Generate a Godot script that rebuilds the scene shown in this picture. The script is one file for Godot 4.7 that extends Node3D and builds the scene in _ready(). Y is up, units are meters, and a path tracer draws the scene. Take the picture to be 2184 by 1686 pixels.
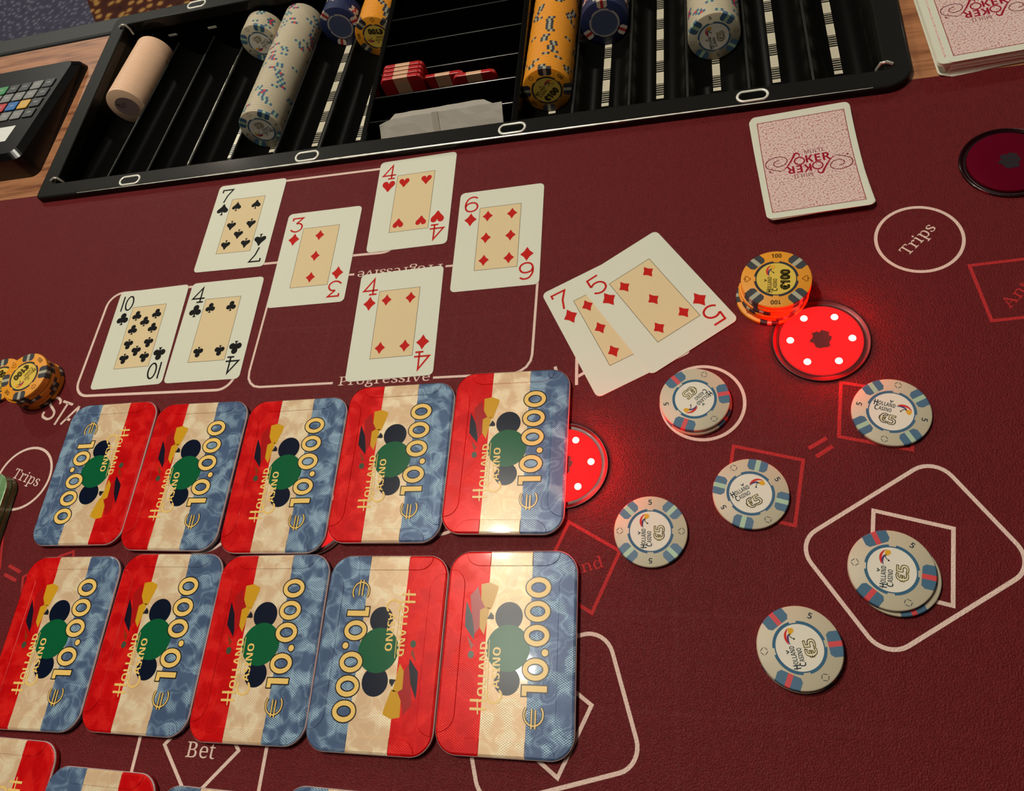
extends Node3D
# A casino table seen from a seated player's side. Metres; x runs along the chip tray, z towards the players, y = 0 is the felt.

const LAMP_WARM := Color(1.0, 0.985, 0.925)
var lamp_gain := 0.6
var mats := {}
var names := {}
var glyph_cache := {}
var pearl_textures := []


# ---------------------------------------------------------------- mesh building
class Geo:
	var v := PackedVector3Array()
	var n := PackedVector3Array()
	var uv := PackedVector2Array()
	var c := PackedColorArray()
	var color := Color.WHITE
	var curl := 0.0            # metres of lift per square metre of z
	var uv_scale := 10.0       # uv units per metre

	func put(p: Vector3, nn: Vector3, u: Vector2) -> void:
		if curl != 0.0:
			p.y += curl * p.z * p.z
			nn = (nn - Vector3(0, 0, 2.0 * curl * p.z) * nn.y).normalized()
		v.append(p)
		n.append(nn)
		uv.append(u)
		c.append(color)

	func tri_n(a: Vector3, b: Vector3, d: Vector3, na: Vector3, nb: Vector3, nd: Vector3, ua := Vector2.INF, ub := Vector2.INF, ud := Vector2.INF) -> void:
		if ua == Vector2.INF:
			ua = Vector2(a.x, a.z) * uv_scale
			ub = Vector2(b.x, b.z) * uv_scale
			ud = Vector2(d.x, d.z) * uv_scale
		if (d - a).cross(b - a).dot(na + nb + nd) < 0.0:
			put(a, na, ua)
			put(d, nd, ud)
			put(b, nb, ub)
		else:
			put(a, na, ua)
			put(b, nb, ub)
			put(d, nd, ud)

	func tri(a: Vector3, b: Vector3, d: Vector3, out: Vector3) -> void:
		var nn := (d - a).cross(b - a).normalized()
		if nn.dot(out) < 0.0:
			nn = -nn
		tri_n(a, b, d, nn, nn, nn)

	func quad(a: Vector3, b: Vector3, d: Vector3, e: Vector3, out: Vector3) -> void:
		tri(a, b, d, out)
		tri(a, d, e, out)

	# flat polygon; points in millimetres as (x, towards the top of the print), y in millimetres
	func flat(pts: PackedVector2Array, y: float, xf := Transform2D.IDENTITY) -> void:
		var idx := Geometry2D.triangulate_polygon(pts)
		for i in range(0, idx.size(), 3):
			flat_tri(xf * pts[idx[i]], xf * pts[idx[i + 1]], xf * pts[idx[i + 2]], y)

	func flat_tri(a: Vector2, b: Vector2, d: Vector2, y: float) -> void:
		tri_n(Vector3(a.x, y, -a.y) * 0.001, Vector3(b.x, y, -b.y) * 0.001, Vector3(d.x, y, -d.y) * 0.001, Vector3.UP, Vector3.UP, Vector3.UP)

	# band of even width along points (millimetres)
	func band(pts: PackedVector2Array, w: float, y: float, closed := false, xf := Transform2D.IDENTITY, taper := false) -> void:
		var m := pts.size()
		var left := PackedVector2Array()
		var right := PackedVector2Array()
		for i in m:
			var a := pts[i] - pts[i - 1] if i > 0 else (pts[0] - pts[m - 1] if closed else pts[1] - pts[0])
			var b := pts[i + 1] - pts[i] if i < m - 1 else (pts[0] - pts[m - 1] if closed else a)
			a = a.normalized()
			b = b.normalized()
			var na := Vector2(-a.y, a.x)
			var nb := Vector2(-b.y, b.x)
			var mid := (na + nb).normalized()
			if mid == Vector2.ZERO:
				mid = na
			var k := w * 0.5 / maxf(mid.dot(na), 0.35)
			if taper:
				k *= 0.12 + 0.88 * sin(PI * (i + 0.5) / m)
			left.append(xf * (pts[i] + mid * k))
			right.append(xf * (pts[i] - mid * k))
		for i in (m if closed else m - 1):
			var j := (i + 1) % m
			flat_tri(left[i], left[j], right[j], y)
			flat_tri(left[i], right[j], right[i], y)

	# extruded outline, millimetres, with rounded-off edges; levels are [inset by scale about outline, y]
	func prism(pts: PackedVector2Array, y0: float, y1: float, bevel := 0.0) -> void:
		var ring: Array = [[pts, y0]]
		if bevel > 0.0:
			var inner := inset(pts, bevel)
			var mid := inset(pts, bevel * 0.3)
			ring = [[mid, y0], [pts, y0 + bevel * 0.6], [pts, y1 - bevel], [mid, y1 - bevel * 0.3], [inner, y1]]
		else:
			ring.append([pts, y1])
		for r in ring.size() - 1:
			var lo: PackedVector2Array = ring[r][0]
			var hi: PackedVector2Array = ring[r + 1][0]
			for i in pts.size():
				var j := (i + 1) % pts.size()
				var e := pts[j] - pts[i]
				var side := Vector2(e.y, -e.x)
				if Geometry2D.is_polygon_clockwise(pts):
					side = -side
				quad(p3(lo[i], ring[r][1]), p3(lo[j], ring[r][1]), p3(hi[j], ring[r + 1][1]), p3(hi[i], ring[r + 1][1]), Vector3(side.x, 0.01, -side.y))
		flat(ring[-1][0], y1)
		var idx := Geometry2D.triangulate_polygon(ring[0][0])
		for i in range(0, idx.size(), 3):
			tri(p3(ring[0][0][idx[i]], y0), p3(ring[0][0][idx[i + 1]], y0), p3(ring[0][0][idx[i + 2]], y0), Vector3.DOWN)

	static func p3(p: Vector2, y: float) -> Vector3:
		return Vector3(p.x, y, -p.y) * 0.001

	static func inset(pts: PackedVector2Array, d: float) -> PackedVector2Array:
		var out := PackedVector2Array()
		var s := 1.0 if Geometry2D.is_polygon_clockwise(pts) else -1.0
		for i in pts.size():
			var a := (pts[i] - pts[i - 1]).normalized()
			var b := (pts[(i + 1) % pts.size()] - pts[i]).normalized()
			var na := Vector2(a.y, -a.x)
			var nb := Vector2(b.y, -b.x)
			var mid := (na + nb).normalized()
			out.append(pts[i] + mid * s * d / maxf(mid.dot(na), 0.3))
		return out

	# box in metres with chamfered edges
	func box(lo: Vector3, hi: Vector3, ch := 0.0) -> void:
		var pts := PackedVector2Array([Vector2(lo.x, -lo.z), Vector2(hi.x, -lo.z), Vector2(hi.x, -hi.z), Vector2(lo.x, -hi.z)])
		for i in 4:
			pts[i] *= 1000.0
		prism(pts, lo.y * 1000.0, hi.y * 1000.0, ch * 1000.0)

	# profile of (radius, height) in metres turned about y
	func lathe(profile: PackedVector2Array, seg := 48, a0 := 0.0, a1 := TAU, smooth := true) -> void:
		for k in profile.size() - 1:
			var p := profile[k]
			var q := profile[k + 1]
			var d := (q - p).normalized()
			var nn := Vector2(d.y, -d.x)
			var np := nn
			var nq := nn
			if smooth:
				if k > 0:
					var e := (p - profile[k - 1]).normalized()
					var ne := Vector2(e.y, -e.x)
					if ne.dot(nn) > 0.5:
						np = (ne + nn).normalized()
				if k < profile.size() - 2:
					var e := (profile[k + 2] - q).normalized()
					var ne := Vector2(e.y, -e.x)
					if ne.dot(nn) > 0.5:
						nq = (ne + nn).normalized()
			for i in seg:
				var t := a0 + (a1 - a0) * i / seg
				var s := a0 + (a1 - a0) * (i + 1) / seg
				var ct := Vector3(cos(t), 0, -sin(t))
				var cs := Vector3(cos(s), 0, -sin(s))
				var a := ct * p.x + Vector3.UP * p.y
				var b := cs * p.x + Vector3.UP * p.y
				var e := cs * q.x + Vector3.UP * q.y
				var f := ct * q.x + Vector3.UP * q.y
				var na := ct * np.x + Vector3.UP * np.y
				var nb := cs * np.x + Vector3.UP * np.y
				var ne := cs * nq.x + Vector3.UP * nq.y
				var nf := ct * nq.x + Vector3.UP * nq.y
				if p.x > 1e-7:
					tri_n(a, b, e, na, nb, ne)
				if q.x > 1e-7:
					tri_n(a, e, f, na, ne, nf)

	func tube(path: PackedVector3Array, r: float, seg := 8) -> void:
		var rings := []
		for i in path.size():
			var d := (path[mini(i + 1, path.size() - 1)] - path[maxi(i - 1, 0)]).normalized()
			var u := d.cross(Vector3(0.3, 0.2, 1.0)).normalized()
			var w := d.cross(u)
			var ring := []
			for k in seg:
				ring.append(u * cos(TAU * k / seg) + w * sin(TAU * k / seg))
			rings.append(ring)
		for i in path.size() - 1:
			for k in seg:
				var l := (k + 1) % seg
				var a: Vector3 = rings[i][k]
				var b: Vector3 = rings[i][l]
				var e: Vector3 = rings[i + 1][l]
				var f: Vector3 = rings[i + 1][k]
				tri_n(path[i] + a * r, path[i] + b * r, path[i + 1] + e * r, a, b, e)
				tri_n(path[i] + a * r, path[i + 1] + e * r, path[i + 1] + f * r, a, e, f)
		for k in range(1, seg - 1):
			tri(path[0] + rings[0][0] * r, path[0] + rings[0][k] * r, path[0] + rings[0][k + 1] * r, path[0] - path[1])
			var z := path.size() - 1
			tri(path[z] + rings[z][0] * r, path[z] + rings[z][k] * r, path[z] + rings[z][k + 1] * r, path[z] - path[z - 1])

	func done(m: Material) -> ArrayMesh:
		var a := []
		a.resize(Mesh.ARRAY_MAX)
		a[Mesh.ARRAY_VERTEX] = v
		a[Mesh.ARRAY_NORMAL] = n
		a[Mesh.ARRAY_TEX_UV] = uv
		a[Mesh.ARRAY_COLOR] = c
		var tangents := PackedFloat32Array()
		tangents.resize(v.size() * 4)
		for i in v.size():
			var t := Vector3(1, 0, 0) - n[i] * n[i].x
			if t.length() < 0.05:
				t = Vector3(0, 0, 1)
			t = t.normalized()
			tangents[i * 4] = t.x
			tangents[i * 4 + 1] = t.y
			tangents[i * 4 + 2] = t.z
			tangents[i * 4 + 3] = -1.0
		a[Mesh.ARRAY_TANGENT] = tangents
		var r := ArrayMesh.new()
		r.add_surface_from_arrays(Mesh.PRIMITIVE_TRIANGLES, a)
		r.surface_set_material(0, m)
		return r


# ---------------------------------------------------------------- scene tree helpers
func numbered(called: String) -> String:
	var k: int = names.get(called, 0)
	names[called] = k + 1
	return called if k == 0 else "%s_%03d" % [called, k]


func part(parent: Node, called: String, g: Geo, m: Material, label := "") -> MeshInstance3D:
	var o := MeshInstance3D.new()
	o.name = called
	o.mesh = g.done(m)
	if label:
		o.set_meta("label", label)
	parent.add_child(o, true)
	return o


func tag(o: Node, label: String, category: String, group := "") -> void:
	o.set_meta("label", label)
	o.set_meta("category", category)
	if group:
		o.set_meta("group", group)


func thing(called: String, label: String, category: String, at := Vector3.ZERO, group := "") -> Node3D:
	var o := Node3D.new()
	o.name = numbered(called)
	add_child(o)
	o.position = at
	tag(o, label, category, group)
	return o


func copy_of(o: Node3D, label: String, group := "") -> Node3D:
	var r: Node3D = o.duplicate()
	var base := String(o.name)
	if base.right(3).is_valid_int():
		base = base.left(-4)
	r.name = numbered(base)
	add_child(r)
	r.set_meta("label", label)
	if group:
		r.set_meta("group", group)
	elif r.has_meta("group"):
		r.remove_meta("group")
	return r


func mat(called: String, color: Color, rough := 0.5, metal := 0.0, coat := 0.0) -> StandardMaterial3D:
	if mats.has(called):
		return mats[called]
	var m := StandardMaterial3D.new()
	m.resource_name = called
	m.albedo_color = color
	m.roughness = rough
	m.metallic = metal
	if coat > 0.0:
		m.clearcoat_enabled = true
		m.clearcoat = coat
		m.clearcoat_roughness = 0.04
	mats[called] = m
	return m


func nth(k: int) -> String:
	if k % 100 in [11, 12, 13]:
		return "%dth" % k
	return "%d%s" % [k, {1: "st", 2: "nd", 3: "rd"}.get(k % 10, "th")]


func c8(r: int, g: int, b: int) -> Color:
	return Color8(r, g, b).srgb_to_linear()


func s8(r: int, g: int, b: int) -> Color:
	return Color8(r, g, b)


func noise_texture(freq: float, ramp: Array, size := 512, octaves := 3, type := FastNoiseLite.TYPE_SIMPLEX_SMOOTH, as_normal := 0.0, sd := 1, warp := 0.0, cell := FastNoiseLite.RETURN_DISTANCE) -> NoiseTexture2D:
	var f := FastNoiseLite.new()
	f.noise_type = type
	f.frequency = freq
	f.seed = sd
	f.fractal_octaves = octaves
	if type == FastNoiseLite.TYPE_CELLULAR:
		f.cellular_return_type = cell
		f.fractal_type = FastNoiseLite.FRACTAL_NONE
	if warp > 0.0:
		f.domain_warp_enabled = true
		f.domain_warp_amplitude = warp
		f.domain_warp_frequency = freq * 1.5
	var t := NoiseTexture2D.new()
	t.width = size
	t.height = size
	t.seamless = true
	t.noise = f
	if as_normal > 0.0:
		t.as_normal_map = true
		t.bump_strength = as_normal
	elif ramp:
		var gr := Gradient.new()
		var off := PackedFloat32Array()
		var col := PackedColorArray()
		for r in ramp:
			off.append(r[0])
			col.append(r[1])
		gr.offsets = off
		gr.colors = col
		t.color_ramp = gr
	return t


# ---------------------------------------------------------------- outlines (millimetres)
func rrect(hx: float, hy: float, r: float, seg := 6) -> PackedVector2Array:
	var out := PackedVector2Array()
	for q in 4:
		var cx: float = [hx - r, -hx + r, -hx + r, hx - r][q]
		var cy: float = [hy - r, hy - r, -hy + r, -hy + r][q]
		for i in seg + 1:
			var t := PI / 2 * (q + float(i) / seg)
			out.append(Vector2(cx + r * cos(t), cy + r * sin(t)))
	return out


func ellipse(cx: float, cy: float, rx: float, ry: float, seg := 32, a0 := 0.0, a1 := TAU) -> PackedVector2Array:
	var out := PackedVector2Array()
	var full := absf(a1 - a0) > TAU - 0.001
	for i in (seg if full else seg + 1):
		var t := a0 + (a1 - a0) * i / seg
		out.append(Vector2(cx + rx * cos(t), cy + ry * sin(t)))
	return out


func pts(a: Array) -> PackedVector2Array:
	var out := PackedVector2Array()
	for i in range(0, a.size(), 2):
		out.append(Vector2(a[i], a[i + 1]))
	return out


func spline(a: Array, seg := 6, closed := false) -> PackedVector2Array:
	var p := pts(a)
	var m := p.size()
	var out := PackedVector2Array()
	for i in (m if closed else m - 1):
		var p0 := p[(i - 1 + m) % m] if closed or i > 0 else p[0]
		var p1 := p[i]
		var p2 := p[(i + 1) % m]
		var p3 := p[(i + 2) % m] if closed or i + 2 < m else p[m - 1]
		for k in seg:
			out.append(p1.cubic_interpolate(p2, p0, p3, float(k) / seg))
	if not closed:
		out.append(p[m - 1])
	return out


func ring_flat(g: Geo, cx: float, cy: float, r0: float, r1: float, y: float, seg := 48) -> void:
	g.band(ellipse(cx, cy, (r0 + r1) / 2, (r0 + r1) / 2, seg), r1 - r0, y, true)


# triangles of a line of lettering: baseline at 0, starting at x = 0, capitals h millimetres high; [triangles, width]
func letters(text: String, font: String, bold: bool, h: float, width := 0.0) -> Array:
	var key := "%s|%s|%s" % [text, font, bold]
	if not glyph_cache.has(key):
		var f := SystemFont.new()
		f.font_names = PackedStringArray([font])
		f.font_weight = 700 if bold else 400
		var out := []
		var scale := 1.0
		var base := 0.0
		for s in ["H", text]:
			var tm := TextMesh.new()
			tm.font = f
			tm.font_size = 64
			tm.pixel_size = 0.01
			tm.depth = 0.0
			tm.curve_step = 0.6
			tm.horizontal_alignment = HORIZONTAL_ALIGNMENT_LEFT
			tm.text = s
			var a := tm.surface_get_arrays(0)
			var vv: PackedVector3Array = a[Mesh.ARRAY_VERTEX]
			var lo := Vector2(INF, INF)
			var hi := -lo
			for p in vv:
				lo = lo.min(Vector2(p.x, p.y))
				hi = hi.max(Vector2(p.x, p.y))
			if s == "H" and out.is_empty() and scale == 1.0:
				scale = 1.0 / (hi.y - lo.y)
				base = lo.y
				if text != "H":
					continue
			var idx = a[Mesh.ARRAY_INDEX]
			var tr := PackedVector2Array()
			for i in (idx.size() if idx != null else vv.size()):
				var p: Vector3 = vv[idx[i]] if idx != null else vv[i]
				tr.append(Vector2(p.x - lo.x, p.y - base) * scale)
			out = [tr, (hi.x - lo.x) * scale]
			break
		glyph_cache[key] = out
	var got: Array = glyph_cache[key]
	var sx: float = h if width == 0.0 else width / got[1]
	var res := PackedVector2Array()
	for p in got[0]:
		res.append(Vector2(p.x * sx, p.y * h))
	return [res, got[1] * sx]


func write(g: Geo, text: String, font: String, bold: bool, h: float, y: float, xf: Transform2D, width := 0.0, centred := false) -> void:
	var got := letters(text, font, bold, h, width)
	var off := Vector2(-got[1] / 2, -h / 2) if centred else Vector2.ZERO
	for i in range(0, got[0].size(), 3):
		g.flat_tri(xf * (got[0][i] + off), xf * (got[0][i + 1] + off), xf * (got[0][i + 2] + off), y)


# the same lettering drawn as outlines
func write_outline(g: Geo, text: String, font: String, bold: bool, h: float, y: float, xf: Transform2D, width: float, line: float) -> void:
	var got := letters(text, font, bold, h, width)
	var off := Vector2(-got[1] / 2, -h / 2)
	var seen := {}
	for i in range(0, got[0].size(), 3):
		for k in 3:
			var a: Vector2 = got[0][i + k]
			var b: Vector2 = got[0][i + (k + 1) % 3]
			var ka := a.snapped(Vector2(0.004, 0.004))
			var kb := b.snapped(Vector2(0.004, 0.004))
			var key := [ka, kb] if ka < kb else [kb, ka]
			seen[key] = [a, b] if not seen.has(key) else []
	for key in seen:
		if seen[key]:
			var a: Vector2 = seen[key][0]
			var b: Vector2 = seen[key][1]
			var d := (b - a).normalized() * line * 0.25
			g.band(PackedVector2Array([a + off - d, b + off + d]), line, y, false, xf)


func turn(deg: float, at := Vector2.ZERO, sc := 1.0) -> Transform2D:
	return Transform2D(deg_to_rad(deg), Vector2(sc, sc), 0.0, at)


# ---------------------------------------------------------------- the scene
func _ready() -> void:
	camera_and_light()
	make_materials()
	room()
	table()
	tray()
	table_lights()
	cards()
	table_chips()
	tray_chips()
	plaques()
	tray_goods()
	terminal()


func camera_and_light() -> void:
	var cam := Camera3D.new()
	cam.name = "camera"
	cam.fov = 56.2543
	cam.near = 0.01
	cam.far = 60.0
	cam.transform = Transform3D(Basis(Vector3(0.96523374, -0.24849171, -0.08109063), Vector3(0.03631349, 0.43470169, -0.89984208), Vector3(0.25885353, 0.86561326, 0.42861234)), Vector3(0, 0.40220939, 0))
	add_child(cam)
	cam.current = true
	var we := WorldEnvironment.new()
	we.name = "environment"
	var e := Environment.new()
	e.background_mode = Environment.BG_COLOR
	e.background_color = Color(0.02, 0.015, 0.012)
	e.tonemap_mode = Environment.TONE_MAPPER_LINEAR
	e.tonemap_exposure = 1.0
	e.sdfgi_enabled = true
	e.ssao_enabled = true
	e.ssil_enabled = true
	we.environment = e
	add_child(we)
	# one strong downlight over the dealer's side, a weaker twin nearer the players, then unseen bulbs added across the hall as fill
	ceiling_bulb(Vector3(-0.62, 1.7, -0.55), 0.03, 2.08 * lamp_gain, "strong single ceiling bulb above the dealer's side of the table")
	for b in [Vector3(-0.554, 1.675, -0.231), Vector3(-0.516, 1.675, -0.202)]:
		ceiling_bulb(b, 0.024, 0.44 * lamp_gain, "small bright ceiling bulb over the table, %s of a close pair" % ("left" if b.x < -0.53 else "right"))
	for b in [[Vector3(-2.2, 1.74, -2.5), 2.7, "added unseen fill bulb over the carpet behind the dealer, left"], [Vector3(1.6, 1.74, -2.9), 1.0, "added unseen fill bulb over the carpet behind the dealer, right"], [Vector3(2.1, 1.74, 2.0), 0.1, "added unseen fill bulb behind the players, right"], [Vector3(-2.1, 1.74, 2.2), 0.1, "added unseen fill bulb behind the players, left"]]:
		ceiling_bulb(b[0], 0.05, b[1] * lamp_gain, b[2])


func ceiling_bulb(at: Vector3, r: float, energy: float, label: String) -> void:
	var t := thing("ceiling_lamp", label, "lamp", at, "ceiling bulbs of the hall")
	var g := Geo.new()
	var prof := PackedVector2Array()
	for i in 13:
		var a := -PI / 2 + PI * i / 12
		prof.append(Vector2(maxf(0.0, r * cos(a)), r * sin(a)))
	g.lathe(prof, 20)
	var m := mat("bulb_glow_%.3f" % r, LAMP_WARM, 0.5)
	m.emission_enabled = true
	m.emission = LAMP_WARM
	m.emission_energy_multiplier = 60.0 if r < 0.04 else 4.0
	part(t, "bulb", g, m)
	var s := Geo.new()
	s.lathe(PackedVector2Array([Vector2(r * 0.5, r * 0.8), Vector2(r * 0.62, r * 1.2), Vector2(r * 0.62, 1.8 - at.y), Vector2(0, 1.8 - at.y)]), 20)
	part(t, "socket", s, mat("lamp_socket", s8(40, 36, 32), 0.5))
	var l := OmniLight3D.new()
	l.name = "light"
	l.light_color = LAMP_WARM
	l.light_energy = energy
	l.light_size = r * 0.9
	l.omni_range = 12.0
	l.omni_attenuation = 2.0
	l.shadow_enabled = true
	t.add_child(l)


func make_materials() -> void:
	var felt := mat("felt", s8(109, 27, 30), 0.5)
	felt.albedo_texture = noise_texture(0.02, [[0.0, Color(0.9, 0.88, 0.88)], [1.0, Color(1, 1, 1)]], 512, 4, FastNoiseLite.TYPE_SIMPLEX_SMOOTH, 0.0, 3)
	felt.normal_enabled = true
	felt.normal_texture = noise_texture(0.035, [], 1024, 2, FastNoiseLite.TYPE_SIMPLEX_SMOOTH, 7.0, 11, 14.0)
	felt.normal_scale = 1.25
	felt.metallic_specular = 0.3
	felt.uv1_triplanar = true
	felt.uv1_world_triplanar = true
	felt.uv1_scale = Vector3(21, 21, 21)
	for a in [["white_ink", s8(236, 204, 190)], ["red_ink", s8(186, 44, 46)]]:
		var ink := mat(a[0], a[1], 0.62)
		ink.normal_enabled = true
		ink.normal_texture = felt.normal_texture
		ink.normal_scale = 1.0
		ink.metallic_specular = 0.3
		ink.uv1_triplanar = true
		ink.uv1_world_triplanar = true
		ink.uv1_scale = felt.uv1_scale
	var wood := mat("wood", s8(255, 255, 255), 0.5)
	wood.albedo_texture = noise_texture(0.012, [[0.0, s8(112, 66, 42)], [0.45, s8(164, 108, 72)], [0.7, s8(182, 124, 84)], [1.0, s8(140, 88, 56)]], 512, 5, FastNoiseLite.TYPE_SIMPLEX_SMOOTH, 0.0, 5, 20.0)
	wood.uv1_triplanar = true
	wood.uv1_world_triplanar = true
	wood.uv1_scale = Vector3(1.6, 14, 14)
	mat("black_plastic", s8(24, 23, 20), 0.5, 0.0, 0.25).metallic_specular = 0.25
	mat("black_matte", s8(30, 31, 30), 0.55)
	mat("tray_inside", s8(10, 10, 9), 0.4).metallic_specular = 0.2
	mat("trough_plastic", s8(12, 12, 11), 0.3).metallic_specular = 0.16
	mat("steel", s8(246, 243, 230), 0.32, 0.2)
	mat("ridge_plastic", s8(20, 20, 16), 0.38, 0.0, 0.1)
	mat("divider_plastic", s8(14, 14, 13), 0.2, 0.0, 0.3).metallic_specular = 0.3
	mat("rail", s8(38, 40, 42), 0.6)
	var print := mat("print", Color.WHITE, 0.6)
	print.metallic_specular = 0.2
	print.vertex_color_use_as_albedo = true
	var chip := mat("chip_clay", Color.WHITE, 0.5)
	chip.vertex_color_use_as_albedo = true
	mat("card_stock", s8(222, 221, 202), 0.45).metallic_specular = 0.3
	mat("card_edge", s8(206, 194, 170), 0.6)
	var back := mat("card_back", Color.WHITE, 0.42)
	back.albedo_texture = noise_texture(0.055, [[0.0, s8(240, 222, 212)], [0.3, s8(232, 204, 196)], [0.55, s8(212, 164, 158)], [0.8, s8(184, 120, 118)], [1.0, s8(166, 98, 100)]], 512, 1, FastNoiseLite.TYPE_CELLULAR, 0.0, 8, 10.0)


func room() -> void:
	var carpet_a := mat("carpet_grey", Color.WHITE, 0.95)
	carpet_a.albedo_texture = noise_texture(0.05, [[0.0, s8(150, 148, 166)], [0.16, s8(128, 126, 148)], [0.3, s8(92, 90, 112)], [1.0, s8(78, 76, 98)]], 512, 1, FastNoiseLite.TYPE_CELLULAR, 0.0, 21, 6.0)
	var carpet_b := mat("carpet_brown", Color.WHITE, 0.95)
	carpet_b.albedo_texture = noise_texture(0.04, [[0.0, s8(214, 168, 96)], [0.2, s8(190, 138, 70)], [0.34, s8(92, 44, 30)], [1.0, s8(62, 26, 22)]], 512, 1, FastNoiseLite.TYPE_CELLULAR, 0.0, 22, 8.0)
	for m in [carpet_a, carpet_b]:
		m.uv1_triplanar = true
		m.uv1_world_triplanar = true
		m.uv1_scale = Vector3.ONE * (1.7 if m == carpet_a else 1.25)
	var fl := Node3D.new()
	fl.name = "floor"
	fl.set_meta("kind", "structure")
	add_child(fl)
	# the two carpets meet on a line across the aisle behind the dealer
	var a := Vector2(-1948, 2116)
	var d := Vector2(84, -128).normalized()
	var cut1 := a + d * 6000.0
	var cut0 := a - d * 6000.0
	var all := pts([-4500, -3500, 3500, -3500, 3500, 4500, -4500, 4500])
	var side := Vector2(-d.y, d.x) * 9000.0
	var half_r := PackedVector2Array([cut0, cut1, cut1 + side, cut0 + side])
	var half_l := PackedVector2Array([cut0, cut0 - side, cut1 - side, cut1])
	for k in 2:
		for poly in Geometry2D.intersect_polygons(all, [half_r, half_l][k]):
			var g := Geo.new()
			g.prism(poly, -880, -800)
			var right := Geometry2D.is_point_in_polygon(Vector2(2000, 3000), poly)
			part(fl, "carpet", g, carpet_b if right else carpet_a, "brown carpet with golden dots" if right else "blue-grey carpet with pale dots")
	var wall := mat("wall_paint", s8(64, 48, 40), 0.8)
	for w in [["wall_back", Vector3(-4.6, -0.8, -4.6), Vector3(3.6, 1.9, -4.5)], ["wall_front", Vector3(-4.6, -0.8, 3.5), Vector3(3.6, 1.9, 3.6)], ["wall_left", Vector3(-4.6, -0.8, -4.5), Vector3(-4.5, 1.9, 3.5)], ["wall_right", Vector3(3.5, -0.8, -4.5), Vector3(3.6, 1.9, 3.5)], ["ceiling", Vector3(-4.6, 1.8, -4.6), Vector3(3.6, 1.9, 3.6)]]:
		var g := Geo.new()
		g.box(w[1], w[2])
		var o := part(self, w[0], g, wall)
		o.set_meta("kind", "structure")


func mark(t: Node, g: Geo, called: String, ink := "white_ink", label := "") -> void:
	part(t, called, g, mats[ink], label)


func spot_box(t: Node, cx: float, cz: float, ang: float, hx: float, hz: float) -> void:
	var g := Geo.new()
	g.band(rrect(hx, hz, 12.5, 8), 2.1, 0.06, true, turn(ang, Vector2(cx, -cz)))
	mark(t, g, "printed_box")


func square_mark(t: Node, a: Array, ink: String, w := 1.9) -> void:
	var g := Geo.new()
	var p := pts(a)
	for i in p.size():
		p[i].y = -p[i].y
	g.band(p, w, 0.06, true)
	mark(t, g, "printed_square", ink)


func line_mark(t: Node, lists: Array, w: float, ink: String, called: String, label := "", smooth := false) -> void:
	var g := Geo.new()
	for l in lists:
		var p := spline(l, 5) if smooth else pts(l)
		for i in p.size():
			p[i].y = -p[i].y
		g.band(p, w, 0.06)
	mark(t, g, called, ink, label)


func word_mark(t: Node, text: String, font: String, cap: float, width: float, x: float, z: float, ang: float, ink: String) -> void:
	var g := Geo.new()
	write(g, text, font, false, cap, 0.07, turn(ang, Vector2(x, -z)), width)
	mark(t, g, "printed_word", ink, "printed word %s" % text)


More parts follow.
